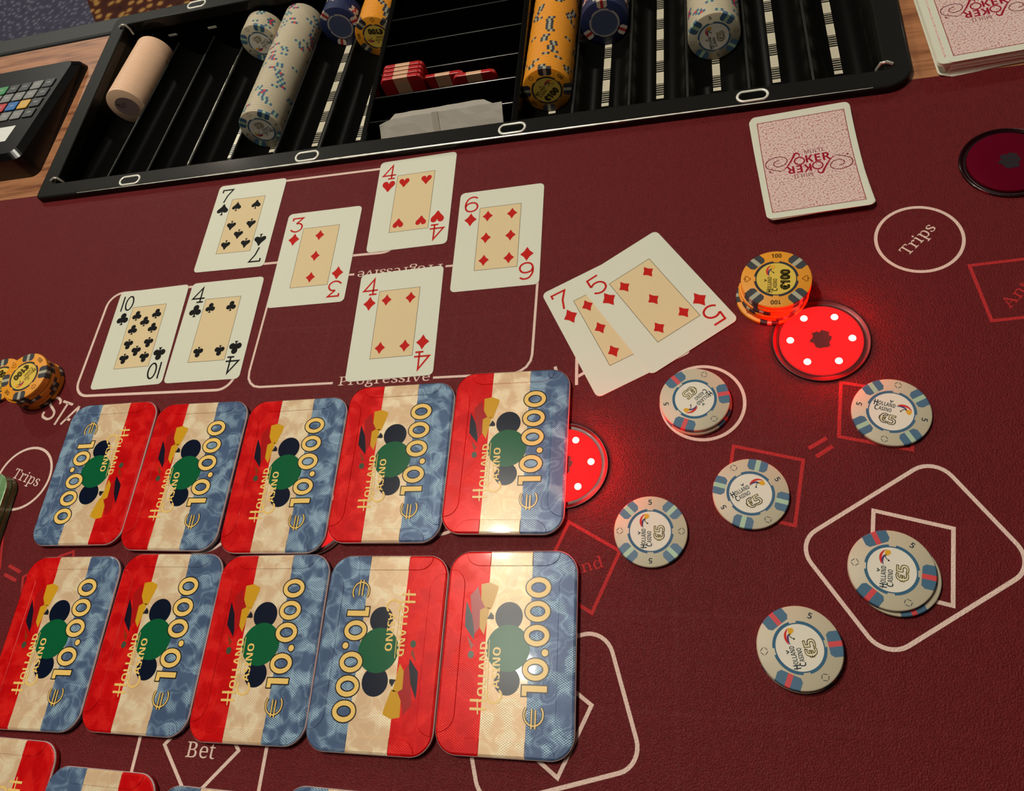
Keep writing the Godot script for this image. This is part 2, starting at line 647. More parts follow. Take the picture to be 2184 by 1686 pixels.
func table() -> void:
	var t := thing("gaming_table", "dark red leather-topped card table with white and red printed betting marks", "table")
	var g := Geo.new()
	g.prism(pts([-1050, 423, -1000, -250, -800, -560, -420, -740, 0, -760, 420, -740, 780, -560, 960, -250, 1000, 423]), -30.0, 0.0)
	part(t, "felt_surface", g, mats["felt"])
	g = Geo.new()
	g.prism(pts([-1050, -12, -985, -245, -790, -550, -415, -728, 0, -748, 415, -728, 770, -550, 945, -245, 990, -12, 990, 640, 150, 640, 150, 400, -600, 400, -600, 640, -1050, 640]), -70.0, -31.0)
	part(t, "table_apron", g, mats["black_matte"])
	g = Geo.new()
	for q in [[-1040, 430.6, -575, 637.5], [126, 430.6, 980, 637.5]]:
		g = Geo.new()
		g.prism(pts([q[0], q[1], q[2], q[1], q[2], q[3], q[0], q[3]]), -30.0, 0.0, 0.4)
		part(t, "wood_panel", g, mats["wood"])
		g = Geo.new()
		g.prism(pts([q[0], 423.2, q[2], 423.2, q[2], 430.4, q[0], 430.4]), -30.0, 0.0, 0.4)
		part(t, "wood_trim", g, mats["wood"])
	# black padded edge on the dealer's side
	for q in [[-1040, -577], [128, 980]]:
		g = Geo.new()
		g.prism(pts([q[0], 638, q[1], 638, q[1], 664, q[0], 664]), -60.0, 2.0, 3.0)
		part(t, "edge_rail", g, mats["rail"])
	for x in [-0.62, 0.62]:
		g = Geo.new()
		g.box(Vector3(x - 0.07, -0.8, -0.35), Vector3(x + 0.07, -0.071, 0.1), 0.004)
		part(t, "pedestal", g, mats["black_matte"])
	# printed marks
	spot_box(t, -396.5, -258.4, 0, 69, 46.1)
	spot_box(t, -284, -361.7, 0, 66, 41.3)
	line_mark(t, [[-248.0, -213.7, -305, -213.2, -309.5, -214.1, -313.0, -216.6, -315.6, -220.5, -316.4, -226, -315.8, -292.5, -314.8, -297.0, -312.0, -300.6, -308.0, -302.6, -304, -303.1, -248.8, -303.0]], 1.7, "white_ink", "printed_box")
	line_mark(t, [[-175.3, -214.4, -122, -214.7, -117, -215.9, -112.6, -219.0, -110.0, -223.5, -109.3, -228, -109.6, -291, -110.6, -296.2, -113.5, -300.4, -117.5, -302.8, -122, -303.4, -177.8, -303.2]], 1.7, "white_ink", "printed_box")
	word_mark(t, "Progressive", "Droid Serif", 6.6, 66, -243.6, -211.6, 0.6, "white_ink")
	word_mark(t, "Progressive", "Droid Serif", 6.6, 66, -180.0, -305.6, 180.2, "white_ink")
	for q in [[123.8, -293.3], [-4.6, -190.0], [-160.5, -133.0], [-319.5, -119.5], [-483.2, -147.2]]:
		g = Geo.new()
		ring_flat(g, q[0], -q[1], 22.6, 24.5, 0.06, 64)
		mark(t, g, "printed_circle")
	word_mark(t, "Trips", "Droid Serif", 6.7, 25.5, 116.4, -281.6, 46, "white_ink")
	word_mark(t, "Trips", "Droid Serif", 7.4, 27.0, -494.2, -147.9, -15.5, "white_ink")
	spot_box(t, 93.7, -103.0, 33, 42.6, 33.2)
	square_mark(t, [79.1, -125.2, 114.5, -116.1, 108.4, -78.2, 73.4, -87.0], "white_ink", 2.0)
	spot_box(t, -87.4, -16.2, 17.5, 41.9, 33.4)
	square_mark(t, [-63.7, -22.7, -79.4, 11.5, -111.1, -9.7, -95.4, -43.9], "white_ink", 2.0)
	spot_box(t, -283.6, 14.0, 1.2, 41.4, 33.4)
	square_mark(t, [-307.6, 14.3, -283.2, 41.0, -259.2, 13.6, -283.6, -13.0], "white_ink", 2.0)
	word_mark(t, "Bet", "Droid Serif", 7.9, 18.6, -292.2, 19.4, 1.2, "white_ink")
	square_mark(t, [11.6, -162.3, 47.4, -153.4, 40.4, -116.9, 4.9, -125.6], "red_ink")
	square_mark(t, [71.1, -199.6, 106.1, -191.1, 101.7, -158.3, 66.7, -166.8], "red_ink")
	square_mark(t, [147.0, -271.6, 185, -274, 190, -236.5, 151.8, -234.1], "red_ink")
	square_mark(t, [-79.9, -117.8, -50.9, -101.7, -65.1, -68.1, -94.2, -84.2], "red_ink")
	square_mark(t, [-416.5, -94.8, -425.7, -91.7, -451, -76.7, -440, -46, -404, -60], "red_ink", 1.7)
	square_mark(t, [-484.6, -112.6, -473.4, -82.2, -504.5, -66, -517, -96], "red_ink", 1.7)
	line_mark(t, [[50.8, -160.1, 60.5, -166.1], [54.2, -155.2, 63.1, -161.2]], 2.2, "red_ink", "equals_sign")
	line_mark(t, [[-466.5, -84.1, -454.7, -79.9], [-467.6, -78.2, -455.8, -74.2]], 2.2, "red_ink", "equals_sign")
	word_mark(t, "Ante", "Droid Serif", 6.4, 25, 162.0, -241.0, 46, "red_ink")
	word_mark(t, "Blind", "Droid Serif", 6.2, 25.6, -83.6, -85.4, 17, "red_ink")
	line_mark(t, [[-475.3, -206.3, -476.0, -209.5, -480.3, -211.9, -484.3, -210.7, -484.5, -206.7, -480.9, -203.0, -477.8, -199.7, -477.9, -195.8, -481.5, -194.0, -486.2, -195.7, -487.8, -197.7, -487.3, -200.3]], 2.0, "white_ink", "printed_letter", "printed letter S", true)
	line_mark(t, [[-473.1, -208.6, -462.7, -205.3], [-467.8, -206.9, -473.2, -189.1]], 2.0, "white_ink", "printed_letter", "printed letter T")
	line_mark(t, [[-456.2, -203.7, -467.6, -189.3], [-464.3, -193.9, -460.1, -192.6], [-456.2, -203.7, -456.0, -186.5]], 2.0, "white_ink", "printed_letter", "printed letter A")
	line_mark(t, [[-93.8, -218.3, -89.5, -206.0], [-90.8, -207.0, -96.5, -203.8]], 2.0, "white_ink", "printed_letter")
	line_mark(t, [[-80.1, -223.9, -79.5, -204.7], [-78.9, -210.6, -71.5, -215.0], [-80.1, -223.9, -71.5, -222.6]], 2.0, "white_ink", "printed_letter")


# height of a trough's centre line
func trough_y(z: float) -> float:
	return -0.009 - 0.09 * (-0.4776 - z)


func tray() -> void:
	var t := thing("chip_tray", "glossy black dealer's chip tray with rounded troughs, set into the table edge", "tray")
	# flange with a rounded outline, an opening, and a bevelled lip
	var outer := PackedVector2Array()
	for q in [[120.0, 431.5, 18.0, -PI / 2, 0.0], [126.0, 645.0, 12.0, 0.0, PI / 2], [-574.5, 645.0, 12.0, PI / 2, PI], [-581.0, 419.0, 5.5, PI, PI * 1.5]]:
		for i in 9:
			var a: float = lerpf(q[3], q[4], i / 8.0)
			outer.append(Vector2(q[0] + q[2] * cos(a), q[1] + q[2] * sin(a)))
	var inner := PackedVector2Array()
	for q in [[118.8, 431.3, -PI / 2, 0.0], [118.8, 639.2, 0.0, PI / 2], [-568.2, 639.2, PI / 2, PI], [-568.2, 431.3, PI, PI * 1.5]]:
		for i in 9:
			var a: float = lerpf(q[2], q[3], i / 8.0)
			inner.append(Vector2(q[0] + 2.8 * cos(a), q[1] + 2.8 * sin(a)))
	var g := Geo.new()
	var lv := [[outer, 0.0, 0.0]]
	for i in 9:
		var a := PI / 2 * i / 8.0
		lv.append([Geo.inset(outer, 2.0 * (1 - cos(a))), 4.0 + 2.0 * sin(a), a])
	var li := [[inner, 6.0, PI / 2]]
	for i in range(1, 7):
		var a := PI / 2 * i / 6.0
		li.append([Geo.inset(inner, 1.2 * sin(a)), 6.0 - 1.2 * (1 - cos(a)), PI / 2 - a])
	li.append([Geo.inset(inner, 1.2), -4.0, 0.0])
	for r in lv.size() - 1:
		ring_wall(g, lv[r][0], lv[r][1], lv[r + 1][0], lv[r + 1][1], 1.0, lv[r][2], lv[r + 1][2])
	ring_wall(g, lv[-1][0], 6.0, inner, 6.0, 1.0, PI / 2, PI / 2)
	for r in li.size() - 1:
		ring_wall(g, li[r][0], li[r][1], li[r + 1][0], li[r + 1][1], -1.0, li[r][2], li[r + 1][2])
	part(t, "flange", g, mats["black_plastic"])
	# pale strip paints the highlight along the worn front lip
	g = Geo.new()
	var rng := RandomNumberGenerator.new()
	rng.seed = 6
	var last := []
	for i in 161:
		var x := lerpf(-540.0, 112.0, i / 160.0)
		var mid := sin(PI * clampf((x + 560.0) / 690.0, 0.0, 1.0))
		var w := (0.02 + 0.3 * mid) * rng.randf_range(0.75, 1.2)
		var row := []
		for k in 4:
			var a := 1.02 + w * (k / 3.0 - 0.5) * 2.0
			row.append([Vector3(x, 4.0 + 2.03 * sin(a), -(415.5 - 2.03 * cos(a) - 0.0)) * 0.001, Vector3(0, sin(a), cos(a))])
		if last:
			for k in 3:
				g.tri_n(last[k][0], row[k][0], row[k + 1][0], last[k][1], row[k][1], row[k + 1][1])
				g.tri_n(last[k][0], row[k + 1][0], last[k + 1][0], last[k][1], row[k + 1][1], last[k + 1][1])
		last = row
	part(t, "lip_highlight", g, mats["steel"], "painted highlight along the worn front edge of the tray")
	# walls and bottom of the well
	g = Geo.new()
	g.box(Vector3(-0.5705, -0.085, -0.6435), Vector3(0.1212, -0.08, -0.4270))
	g.box(Vector3(-0.5715, -0.085, -0.6445), Vector3(-0.5695, -0.003, -0.4265))
	g.box(Vector3(0.1202, -0.085, -0.6445), Vector3(0.1222, -0.003, -0.4265))
	g.box(Vector3(-0.5715, -0.085, -0.6450), Vector3(0.1222, -0.003, -0.6425))
	g.box(Vector3(-0.5715, -0.085, -0.4282), Vector3(0.1222, -0.003, -0.4262))
	part(t, "well", g, mats["tray_inside"])
	# troughs, each with its printed count strip
	var strip_im := Image.create(32, 512, false, Image.FORMAT_RGB8)
	strip_im.fill(Color8(226, 216, 190))
	for k in 16:
		if k % 2 == 1:
			strip_im.fill_rect(Rect2i(0, k * 32, 32, 32), Color8(30, 28, 24))
			for j in 5:
				strip_im.fill_rect(Rect2i(0, k * 32 + 4 + j * 6, 32, 2), Color8(214, 204, 178))
		else:
			for j in 4:
				strip_im.fill_rect(Rect2i(2, k * 32 + 6 + j * 6, 28, 1), Color8(206, 196, 170))
	var strip_mat := mat("count_strip", Color.WHITE, 0.4)
	strip_mat.albedo_texture = ImageTexture.create_from_image(strip_im)
	var xs := []
	for k in 7:
		xs.append(-0.550 + 0.0434 * k)
	for k in 6:
		xs.append(-0.1165 + 0.0434 * k)
	for k in xs.size():
		var x: float = xs[k]
		g = Geo.new()
		var r := 0.0207
		var sg := 22
		var z0 := -0.4290
		var z1 := -0.6420
		for i in sg:
			var a := lerpf(-PI * 0.97, -PI * 0.03, float(i) / sg)
			var b := lerpf(-PI * 0.97, -PI * 0.03, float(i + 1) / sg)
			var pa := Vector3(x + r * cos(a), r * sin(a), 0)
			var pb := Vector3(x + r * cos(b), r * sin(b), 0)
			var y0 := trough_y(z0)
			var y1 := trough_y(z1)
			var na := Vector3(-cos(a), -sin(a), 0)
			var nb := Vector3(-cos(b), -sin(b), 0)
			g.tri_n(pa + Vector3(0, y0, z0), pb + Vector3(0, y0, z0), pb + Vector3(0, y1, z1), na, nb, nb)
			g.tri_n(pa + Vector3(0, y0, z0), pb + Vector3(0, y1, z1), pa + Vector3(0, y1, z1), na, nb, na)
		# rounded ridge to the next trough
		var rg := Geo.new()
		for sgn in [-1.0, 1.0]:
			var e := r * cos(PI * 0.03)
			var ey := -r * sin(PI * 0.03)
			var w := 0.0217 - e
			var prev := Vector3.ZERO
			for i in 5:
				var a := PI / 2 * i / 4.0
				var p := Vector3(x + sgn * (e + w * (1 - cos(a))), ey + w * 1.2 * sin(a), 0)
				if i > 0:
					var q0 := Vector3(-sgn * cos(a - PI / 8), sin(a - PI / 8), 0)
					var q1 := Vector3(-sgn * cos(a), sin(a), 0)
					var up0 := Vector3(0, trough_y(z0), z0)
					var up1 := Vector3(0, trough_y(z1), z1)
					rg.tri_n(prev + up0, p + up0, p + up1, q0, q1, q1)
					rg.tri_n(prev + up0, p + up1, prev + up1, q0, q1, q0)
				prev = p
		part(t, "trough", g, mats["trough_plastic"])
		part(t, "ridge", rg, mats["ridge_plastic"])
		if k < 2:
			continue
		g = Geo.new()
		var h := 0.00022
		var za := -0.4685
		var zb := -0.6300
		var half := 0.0029
		var rows := 1
		for q in rows:
			var y0 := trough_y(za) - r + h + 0.0002
			var y1 := trough_y(zb) - r + h + 0.0002
			var a := Vector3(x - half, y0, za)
			var b := Vector3(x + half, y0, za)
			var c := Vector3(x + half, y1, zb)
			var d := Vector3(x - half, y1, zb)
			var len_u := 0.1615 / 0.228
			g.tri_n(a, b, c, Vector3.UP, Vector3.UP, Vector3.UP, Vector2(0, 0.045), Vector2(1, 0.045), Vector2(1, 0.045 + len_u))
			g.tri_n(a, c, d, Vector3.UP, Vector3.UP, Vector3.UP, Vector2(0, 0.045), Vector2(1, 0.045 + len_u), Vector2(0, 0.045 + len_u))
		part(t, "count_strip", g, strip_mat)
	# middle bay with upright dividers
	for x in [-0.2665, -0.1385]:
		g = Geo.new()
		g.box(Vector3(x - 0.0025, -0.08, -0.6425), Vector3(x + 0.0025, 0.0005, -0.4285), 0.0008)
		part(t, "bay_wall", g, mats["divider_plastic"])
	for z in [-0.4560, -0.4838, -0.5112, -0.5462, -0.5796, -0.612]:
		g = Geo.new()
		g.box(Vector3(-0.2640, -0.08, z - 0.0009), Vector3(-0.1410, 0.0, z + 0.0009), 0.0006)
		part(t, "divider", g, mats["divider_plastic"])
	# oval finger holes with bright rims
	for q in [[-484.6, -420.6], [-310.7, -420.9], [-137.3, -421.2], [35.9, -421.6], [-487.0, -650.4], [-313.5, -650.4], [-140.0, -650.4], [33.5, -650.4]]:
		g = Geo.new()
		var outline := PackedVector2Array()
		for i in 24:
			var a := TAU * i / 24
			outline.append(Vector2(q[0] + (5.5 if cos(a) > 0 else -5.5) + 5.6 * cos(a), -q[1] + 5.6 * sin(a)))
		for i in 7:
			var a := PI * i / 6.0
			var b := PI * (i + 1) / 6.0
			if i == 6:
				break
			ring_wall(g, Geo.inset(outline, 1.0 - 1.0 * cos(a)), 6.0 + 0.9 * sin(a), Geo.inset(outline, 1.0 - 1.0 * cos(b)), 6.0 + 0.9 * sin(b), 1.0, a, b)
		part(t, "hole_rim", g, mats["steel"])
		g = Geo.new()
		g.flat(Geo.inset(outline, 1.8), 6.05)
		part(t, "hole", g, mats["tray_inside"])
	# small bent metal catches in the corners
	for q in [[-0.5690, -0.4335, 1.0, 1.0], [-0.5695, -0.6375, 1.0, -1.0], [0.1200, -0.4335, -1.0, 1.0]]:
		g = Geo.new()
		g.tube(PackedVector3Array([Vector3(q[0] - 0.0060 * q[2], 0.0068, q[1] + 0.001), Vector3(q[0] - 0.002 * q[2], 0.0082, q[1]), Vector3(q[0] + 0.0012 * q[2], 0.0078, q[1]), Vector3(q[0] + 0.0030 * q[2], 0.003, q[1]), Vector3(q[0] + 0.0034 * q[2], -0.003, q[1] + 0.001)]), 0.0012, 8)
		part(t, "metal_catch", g, mat("catch_metal", s8(196, 190, 176), 0.3, 0.5))
	# pale bars painting the glare dashes on the back wall
	for x in [-0.5290, -0.4811]:
		g = Geo.new()
		g.box(Vector3(x - 0.005, -0.0165, -0.6427), Vector3(x + 0.005, -0.0145, -0.6418))
		part(t, "glare_dash", g, mats["steel"])


# wall between two outlines; ta and tb tilt the shading normals up from sideways (radians)
func ring_wall(g: Geo, a: PackedVector2Array, ya: float, b: PackedVector2Array, yb: float, side: float, ta := 0.0, tb := 0.0) -> void:
	var m := a.size()
	var s := side * (-1.0 if Geometry2D.is_polygon_clockwise(a) else 1.0)
	var dirs := PackedVector3Array()
	for i in m:
		var e := (a[i] - a[i - 1]).normalized() + (a[(i + 1) % m] - a[i]).normalized()
		dirs.append(Vector3(e.y, 0, e.x).normalized() * s)
	for i in m:
		var j := (i + 1) % m
		var n0 := dirs[i] * cos(ta) + Vector3.UP * sin(ta)
		var n1 := dirs[j] * cos(ta) + Vector3.UP * sin(ta)
		var n2 := dirs[j] * cos(tb) + Vector3.UP * sin(tb)
		var n3 := dirs[i] * cos(tb) + Vector3.UP * sin(tb)
		g.tri_n(Geo.p3(a[i], ya), Geo.p3(a[j], ya), Geo.p3(b[j], yb), n0, n1, n2)
		g.tri_n(Geo.p3(a[i], ya), Geo.p3(b[j], yb), Geo.p3(b[i], yb), n0, n2, n3)


func table_lights() -> void:
	var spec := [
		[0.0630, -0.2270, true, "glowing red table light with six white points, beside the stack of orange chips", 4.0, 0.0018, [-1.4, 0.7, 2.8]],
		[-0.0850, -0.1520, true, "glowing red table light half covered by the rightmost upper plaque", 10.0, 0.0018, [-0.75, 0.0, 0.7]],
		[-0.2412, -0.1215, true, "glowing red table light hidden under plaques, showing as a red gap", 42.0, -0.0065, [-0.7, 1.5, 3.6]],
		[0.1800, -0.3440, false, "unlit dark red table light at the right edge", 0.0],
	]
	var ring := mat("light_ring", s8(48, 2, 5), 0.4, 0.0, 0.1)
	var hub_on := mat("light_hub", s8(34, 3, 3), 0.6)
	var hub_off := mat("light_hub_off", s8(24, 3, 16), 0.8)
	var off := mat("light_face_off", s8(92, 2, 26), 0.6)
	off.metallic_specular = 0.12
	var face := mat("light_face_glow", s8(150, 10, 12), 0.5)
	face.metallic_specular = 0.1
	face.emission_enabled = true
	face.emission = s8(232, 38, 38)
	face.emission_energy_multiplier = 0.92
	var white := mat("led_glow", Color.WHITE, 0.4)
	white.emission_enabled = true
	white.emission = Color(1.0, 0.97, 0.86)
	white.emission_energy_multiplier = 1.6
	for s in spec:
		var t := thing("table_light", s[3], "light", Vector3(s[0], 0, s[1]), "round red lights set in the table")
		var g := Geo.new()
		g.lathe(PackedVector2Array([Vector2(0.0271, 0.0), Vector2(0.0270, 0.0009), Vector2(0.0266, 0.0013), Vector2(0.0260, 0.0012), Vector2(0.0254, 0.0005), Vector2(0.0240, 0.0003), Vector2(0.0228, 0.0003)]), 64)
		part(t, "ring", g, ring if s[2] else mat("light_ring_off", s8(30, 5, 10), 0.2, 0.0, 0.3))
		g = Geo.new()
		g.lathe(PackedVector2Array([Vector2(0.0229, -0.0100), Vector2(0.0228, 0.0010), Vector2(0.0226, 0.0014), Vector2(0.0221, 0.0017), Vector2(0.012, 0.0019), Vector2(0.0, 0.0020)]), 64)
		part(t, "lens", g, face if s[2] else off)
		g = Geo.new()
		var rng := RandomNumberGenerator.new()
		rng.seed = 5
		var blob := PackedVector2Array()
		for i in 26:
			blob.append(Vector2.from_angle(TAU * i / 26) * rng.randf_range(4.4, 6.6))
		g.flat(blob, 2.1)
		part(t, "hub", g, hub_on if s[2] else hub_off)
		if not s[2]:
			continue
		for k in 6:
			g = Geo.new()
			var a := deg_to_rad(s[4] + 55.0 + 60.0 * k)
			var c := Vector3(cos(a), 0, -sin(a)) * 0.0167
			var prof := PackedVector2Array([Vector2(0.0021, 0.0), Vector2(0.0019, 0.0006), Vector2(0.0012, 0.001), Vector2(0.0, 0.0012)])
			g.lathe(prof, 16)
			for i in g.v.size():
				g.v[i] += c + Vector3(0, 0.0017, 0)
			part(t, "led", g, white)
		for k in s[6]:
			var l := OmniLight3D.new()
			l.name = "glow"
			l.light_color = Color(1.0, 0.05, 0.07)
			l.light_energy = 0.0026
			l.light_size = 0.01
			l.omni_range = 6.0
			l.omni_attenuation = 2.0
			l.shadow_enabled = true
			l.position = Vector3(0.0165 * cos(k), s[5], -0.0165 * sin(k))
			t.add_child(l, true)


# ---------------------------------------------------------------- playing cards
func pip_shape(suit: String, s: float) -> Array:      # outlines of a suit mark 2*s wide
	match suit:
		"diamond":
			return [pts([0, 1.24 * s, 0.42 * s, 0.52 * s, s, 0, 0.42 * s, -0.52 * s, 0, -1.24 * s, -0.42 * s, -0.52 * s, -s, 0, -0.42 * s, 0.52 * s])]
		"heart":
			return [spline([0, -1.05, 0.45, -0.45, 0.98, 0.2, 0.95, 0.78, 0.55, 1.02, 0.16, 0.85, 0, 0.5, -0.16, 0.85, -0.55, 1.02, -0.95, 0.78, -0.98, 0.2, -0.45, -0.45], 4, true), s]
		"spade":
			return [spline([0, 1.15, 0.4, 0.55, 0.95, 0.0, 1.0, -0.42, 0.72, -0.68, 0.3, -0.6, 0.06, -0.42, -0.06, -0.42, -0.3, -0.6, -0.72, -0.68, -1.0, -0.42, -0.95, 0.0, -0.4, 0.55], 4, true), pts([-0.09, -0.3, 0.09, -0.3, 0.12, -0.9, 0.3, -1.15, -0.3, -1.15, -0.12, -0.9]), s]
	return [ellipse(0, 0.52, 0.5, 0.52, 20), ellipse(-0.52, -0.28, 0.5, 0.5, 20), ellipse(0.52, -0.28, 0.5, 0.5, 20), pts([-0.2, 0.3, 0.2, 0.3, 0.25, -0.4, -0.25, -0.4]), pts([-0.09, -0.1, 0.09, -0.1, 0.12, -0.85, 0.3, -1.12, -0.3, -1.12, -0.12, -0.85]), s]


func draw_pip(g: Geo, suit: String, s: float, at: Vector2, flip: bool, y: float) -> void:
	var shapes := pip_shape(suit, s)
	var sc := 1.0
	if shapes[-1] is float:
		sc = shapes.pop_back()
	for k in shapes.size():
		g.flat(shapes[k], y + 0.02 * k, Transform2D(PI if flip else 0.0, Vector2(sc, sc), 0.0, at))


func draw_rank(g: Geo, rank: int, at: Vector2, flip: bool, y: float) -> void:
	var xf := Transform2D(PI if flip else 0.0, at)
	var w := 1.35
	match rank:
		4:
			g.band(pts([1.6, -6.9, 1.6, 6.6, -5.6, -3.2, 5.2, -3.2]), w, y, false, xf)
			g.band(pts([-1.2, -6.6, 4.6, -6.6]), w, y + 0.03, false, xf)
		7:
			g.band(pts([-4.6, 3.6, -4.6, 6.4, 4.9, 6.4, 0.8, 0.0, -1.2, -7.0]), w, y, false, xf)
		3:
			g.band(pts([-4.2, 4.0, -4.2, 6.4, 4.4, 6.4, -0.8, 1.2]), w, y, false, xf)
			g.band(spline([-0.8, 1.2, 2.4, 1.0, 4.6, -1.4, 4.4, -4.4, 1.6, -6.6, -2.0, -6.4, -4.8, -4.4], 5), w, y, false, xf)
		6:
			g.band(spline([4.2, 5.2, 1.4, 6.6, -2.2, 5.6, -4.4, 2.0, -4.6, -2.4, -3.2, -5.6, 0.0, -6.7, 3.4, -5.4, 4.6, -2.4, 3.0, 0.6, -0.2, 1.4, -3.4, 0.2, -4.5, -2.0], 5), w, y, false, xf)
		5:
			g.band(pts([4.2, 6.4, -3.6, 6.4, -4.2, 0.4]), w, y, false, xf)
			g.band(spline([-4.2, 0.4, -1.0, 1.8, 2.6, 1.0, 4.6, -1.8, 3.8, -5.0, 0.6, -6.7, -2.6, -6.2, -4.8, -4.6], 5), w, y, false, xf)
		10:
			g.band(pts([-4.3, 7.0, -4.3, -7.0]), w, y, false, xf)
			g.band(ellipse(2.0, 0, 3.3, 6.4, 28), w, y, true, xf)


func card_body(parent: Node, curl := 0.0) -> void:
	var g := Geo.new()
	g.curl = curl
	var o := rrect(31.75, 43.9, 3.6, 5)
	if curl == 0.0:
		g.prism(o, 0.0, 0.3, 0.08)
	else:
		# cut crosswise so that the card can bend along its length
		for k in 22:
			var lo := -44.0 + 4.0 * k
			for q in Geometry2D.intersect_polygons(o, pts([-40, lo, 40, lo, 40, lo + 4.0, -40, lo + 4.0])):
				g.prism(q, 0.0, 0.3)
	part(parent, "card_stock", g, mats["card_stock"])


func face_card(rank: int, suit: String, x: float, z: float, ang: float, label: String, y := 0.0) -> Node3D:
	var t := thing("playing_card", label, "playing card", Vector3(x, 0.00008 + y, z), "face-up playing cards on the table")
	t.rotation.y = deg_to_rad(ang)
	card_body(t)
	var ink := c8(196, 34, 30) if suit in ["diamond", "heart"] else c8(26, 28, 28)
	var pm: Material = mats["print"]
	var g := Geo.new()
	g.color = c8(228, 204, 160)
	g.flat(pts([-15.5, -27.6, 15.5, -27.6, 15.5, 27.6, -15.5, 27.6]), 0.32)
	part(t, "tinted_panel", g, pm)
	g = Geo.new()
	g.color = c8(70, 58, 40)
	g.band(pts([-15.5, -27.6, 15.5, -27.6, 15.5, 27.6, -15.5, 27.6]), 0.28, 0.335, true)
	part(t, "frame_line", g, pm)
	var spots := []
	match rank:
		3:
			spots = [[0, 19.5], [0, 0], [0, -19.5]]
		4:
			spots = [[-9.1, 19.5], [9.1, 19.5], [-9.1, -19.5], [9.1, -19.5]]
		5:
			spots = [[-9.1, 19.5], [9.1, 19.5], [0, 0], [-9.1, -19.5], [9.1, -19.5]]
		6:
			spots = [[-9.1, 19.5], [9.1, 19.5], [-9.1, 0], [9.1, 0], [-9.1, -19.5], [9.1, -19.5]]
		7:
			spots = [[-9.1, 19.5], [9.1, 19.5], [-9.1, -0.1], [9.1, -0.1], [0, -9.7], [-9.1, -19.5], [9.1, -19.5]]
		10:
			spots = [[-9.1, 19.5], [9.1, 19.5], [0, 13.4], [-9.1, 6.7], [9.1, 6.7], [-9.1, -6.7], [9.1, -6.7], [0, -13.4], [-9.1, -19.5], [9.1, -19.5]]
	for s in spots:
		if rank == 7 and suit == "diamond":
			s[1] = -s[1]
		g = Geo.new()
		g.color = ink
		draw_pip(g, suit, 3.9 if suit == "diamond" else 4.1, Vector2(s[0], s[1]), s[1] < 0, 0.35)
		part(t, "pip", g, pm)
	for f in [false, true]:
		var k := -1.0 if f else 1.0
		g = Geo.new()
		g.color = ink
		draw_rank(g, rank, Vector2(-22.2, 32.2) * k, f, 0.35)
		part(t, "rank_number", g, pm)
		g = Geo.new()
		g.color = ink
		draw_pip(g, suit, 4.8 if suit == "diamond" else 5.1, Vector2(-22.0, 17.9) * k, f, 0.35)
		part(t, "suit_mark", g, pm)
	return t


func back_card(label: String, group: String, curl: float, printed := true) -> Node3D:
	var t := thing("playing_card", label, "playing card", Vector3.ZERO, group)
	card_body(t, curl)
	var g := Geo.new()
	g.curl = curl
	g.uv_scale = 34.0
	for k in 20:
		var a := -38.5 + 3.85 * k
		var b := a + 3.85
		g.flat_tri(Vector2(-27.6, a), Vector2(27.6, a), Vector2(27.6, b), 0.33)
		g.flat_tri(Vector2(-27.6, a), Vector2(27.6, b), Vector2(-27.6, b), 0.33)
	part(t, "back_pattern", g, mats["card_back"])
	if not printed:
		return t
	g = Geo.new()
	g.curl = curl
	g.color = c8(150, 40, 52)
	var fr := PackedVector2Array()
	for q in [[-27.6, -38.5, 27.6, -38.5], [27.6, -38.5, 27.6, 38.5], [27.6, 38.5, -27.6, 38.5], [-27.6, 38.5, -27.6, -38.5]]:
		for i in 20:
			fr.append(Vector2(q[0], q[1]).lerp(Vector2(q[2], q[3]), i / 20.0))
	g.band(fr, 0.45, 0.36, true)
	part(t, "frame_line", g, mats["print"])
	# the mirrored lettering and its pen flourishes
	g = Geo.new()
	g.curl = curl
	g.color = c8(158, 26, 50)
	var soft := Geo.new()
	soft.curl = curl
	soft.color = c8(124, 44, 54)
	for f in 2:
		var xf := Transform2D(PI * f, Vector2.ZERO)
		g.band(ellipse(-5.2, 3.0, 3.1, 3.0, 28), 0.95, 0.37, true, xf)
		write(g, "KER", "Droid Sans", true, 6.2, 0.37, xf * turn(0, Vector2(-1.3, 0.6)), 15.2)
		g.band(spline([-17.2, -3.4, -13.5, -0.6, -9.6, 5.2, -7.2, 9.4, -5.6, 9.6, -4.6, 8.0, -5.0, 6.2], 6), 1.3, 0.37, false, xf, true)
		soft.band(spline([-17.2, -3.4, -22, -1.4, -26, 1.4, -25.4, 6.2, -20.4, 8.8, -15, 8.4, -12.6, 5.4, -14.4, 2.0, -18.6, 0.8, -21.2, 2.6, -20.6, 5.0, -17.8, 6.0], 6), 0.6, 0.38, false, xf)
		soft.flat(ellipse(-24.2, -2.6, 0.8, 0.6, 12), 0.37, xf)
		write(soft, "MULTI", "Droid Sans", false, 3.0, 0.38, xf * turn(0, Vector2(-1.2, 8.2)), 11.6)
	part(t, "back_lettering", g, mats["print"])
	part(t, "back_flourish", soft, mats["print"])
	return t


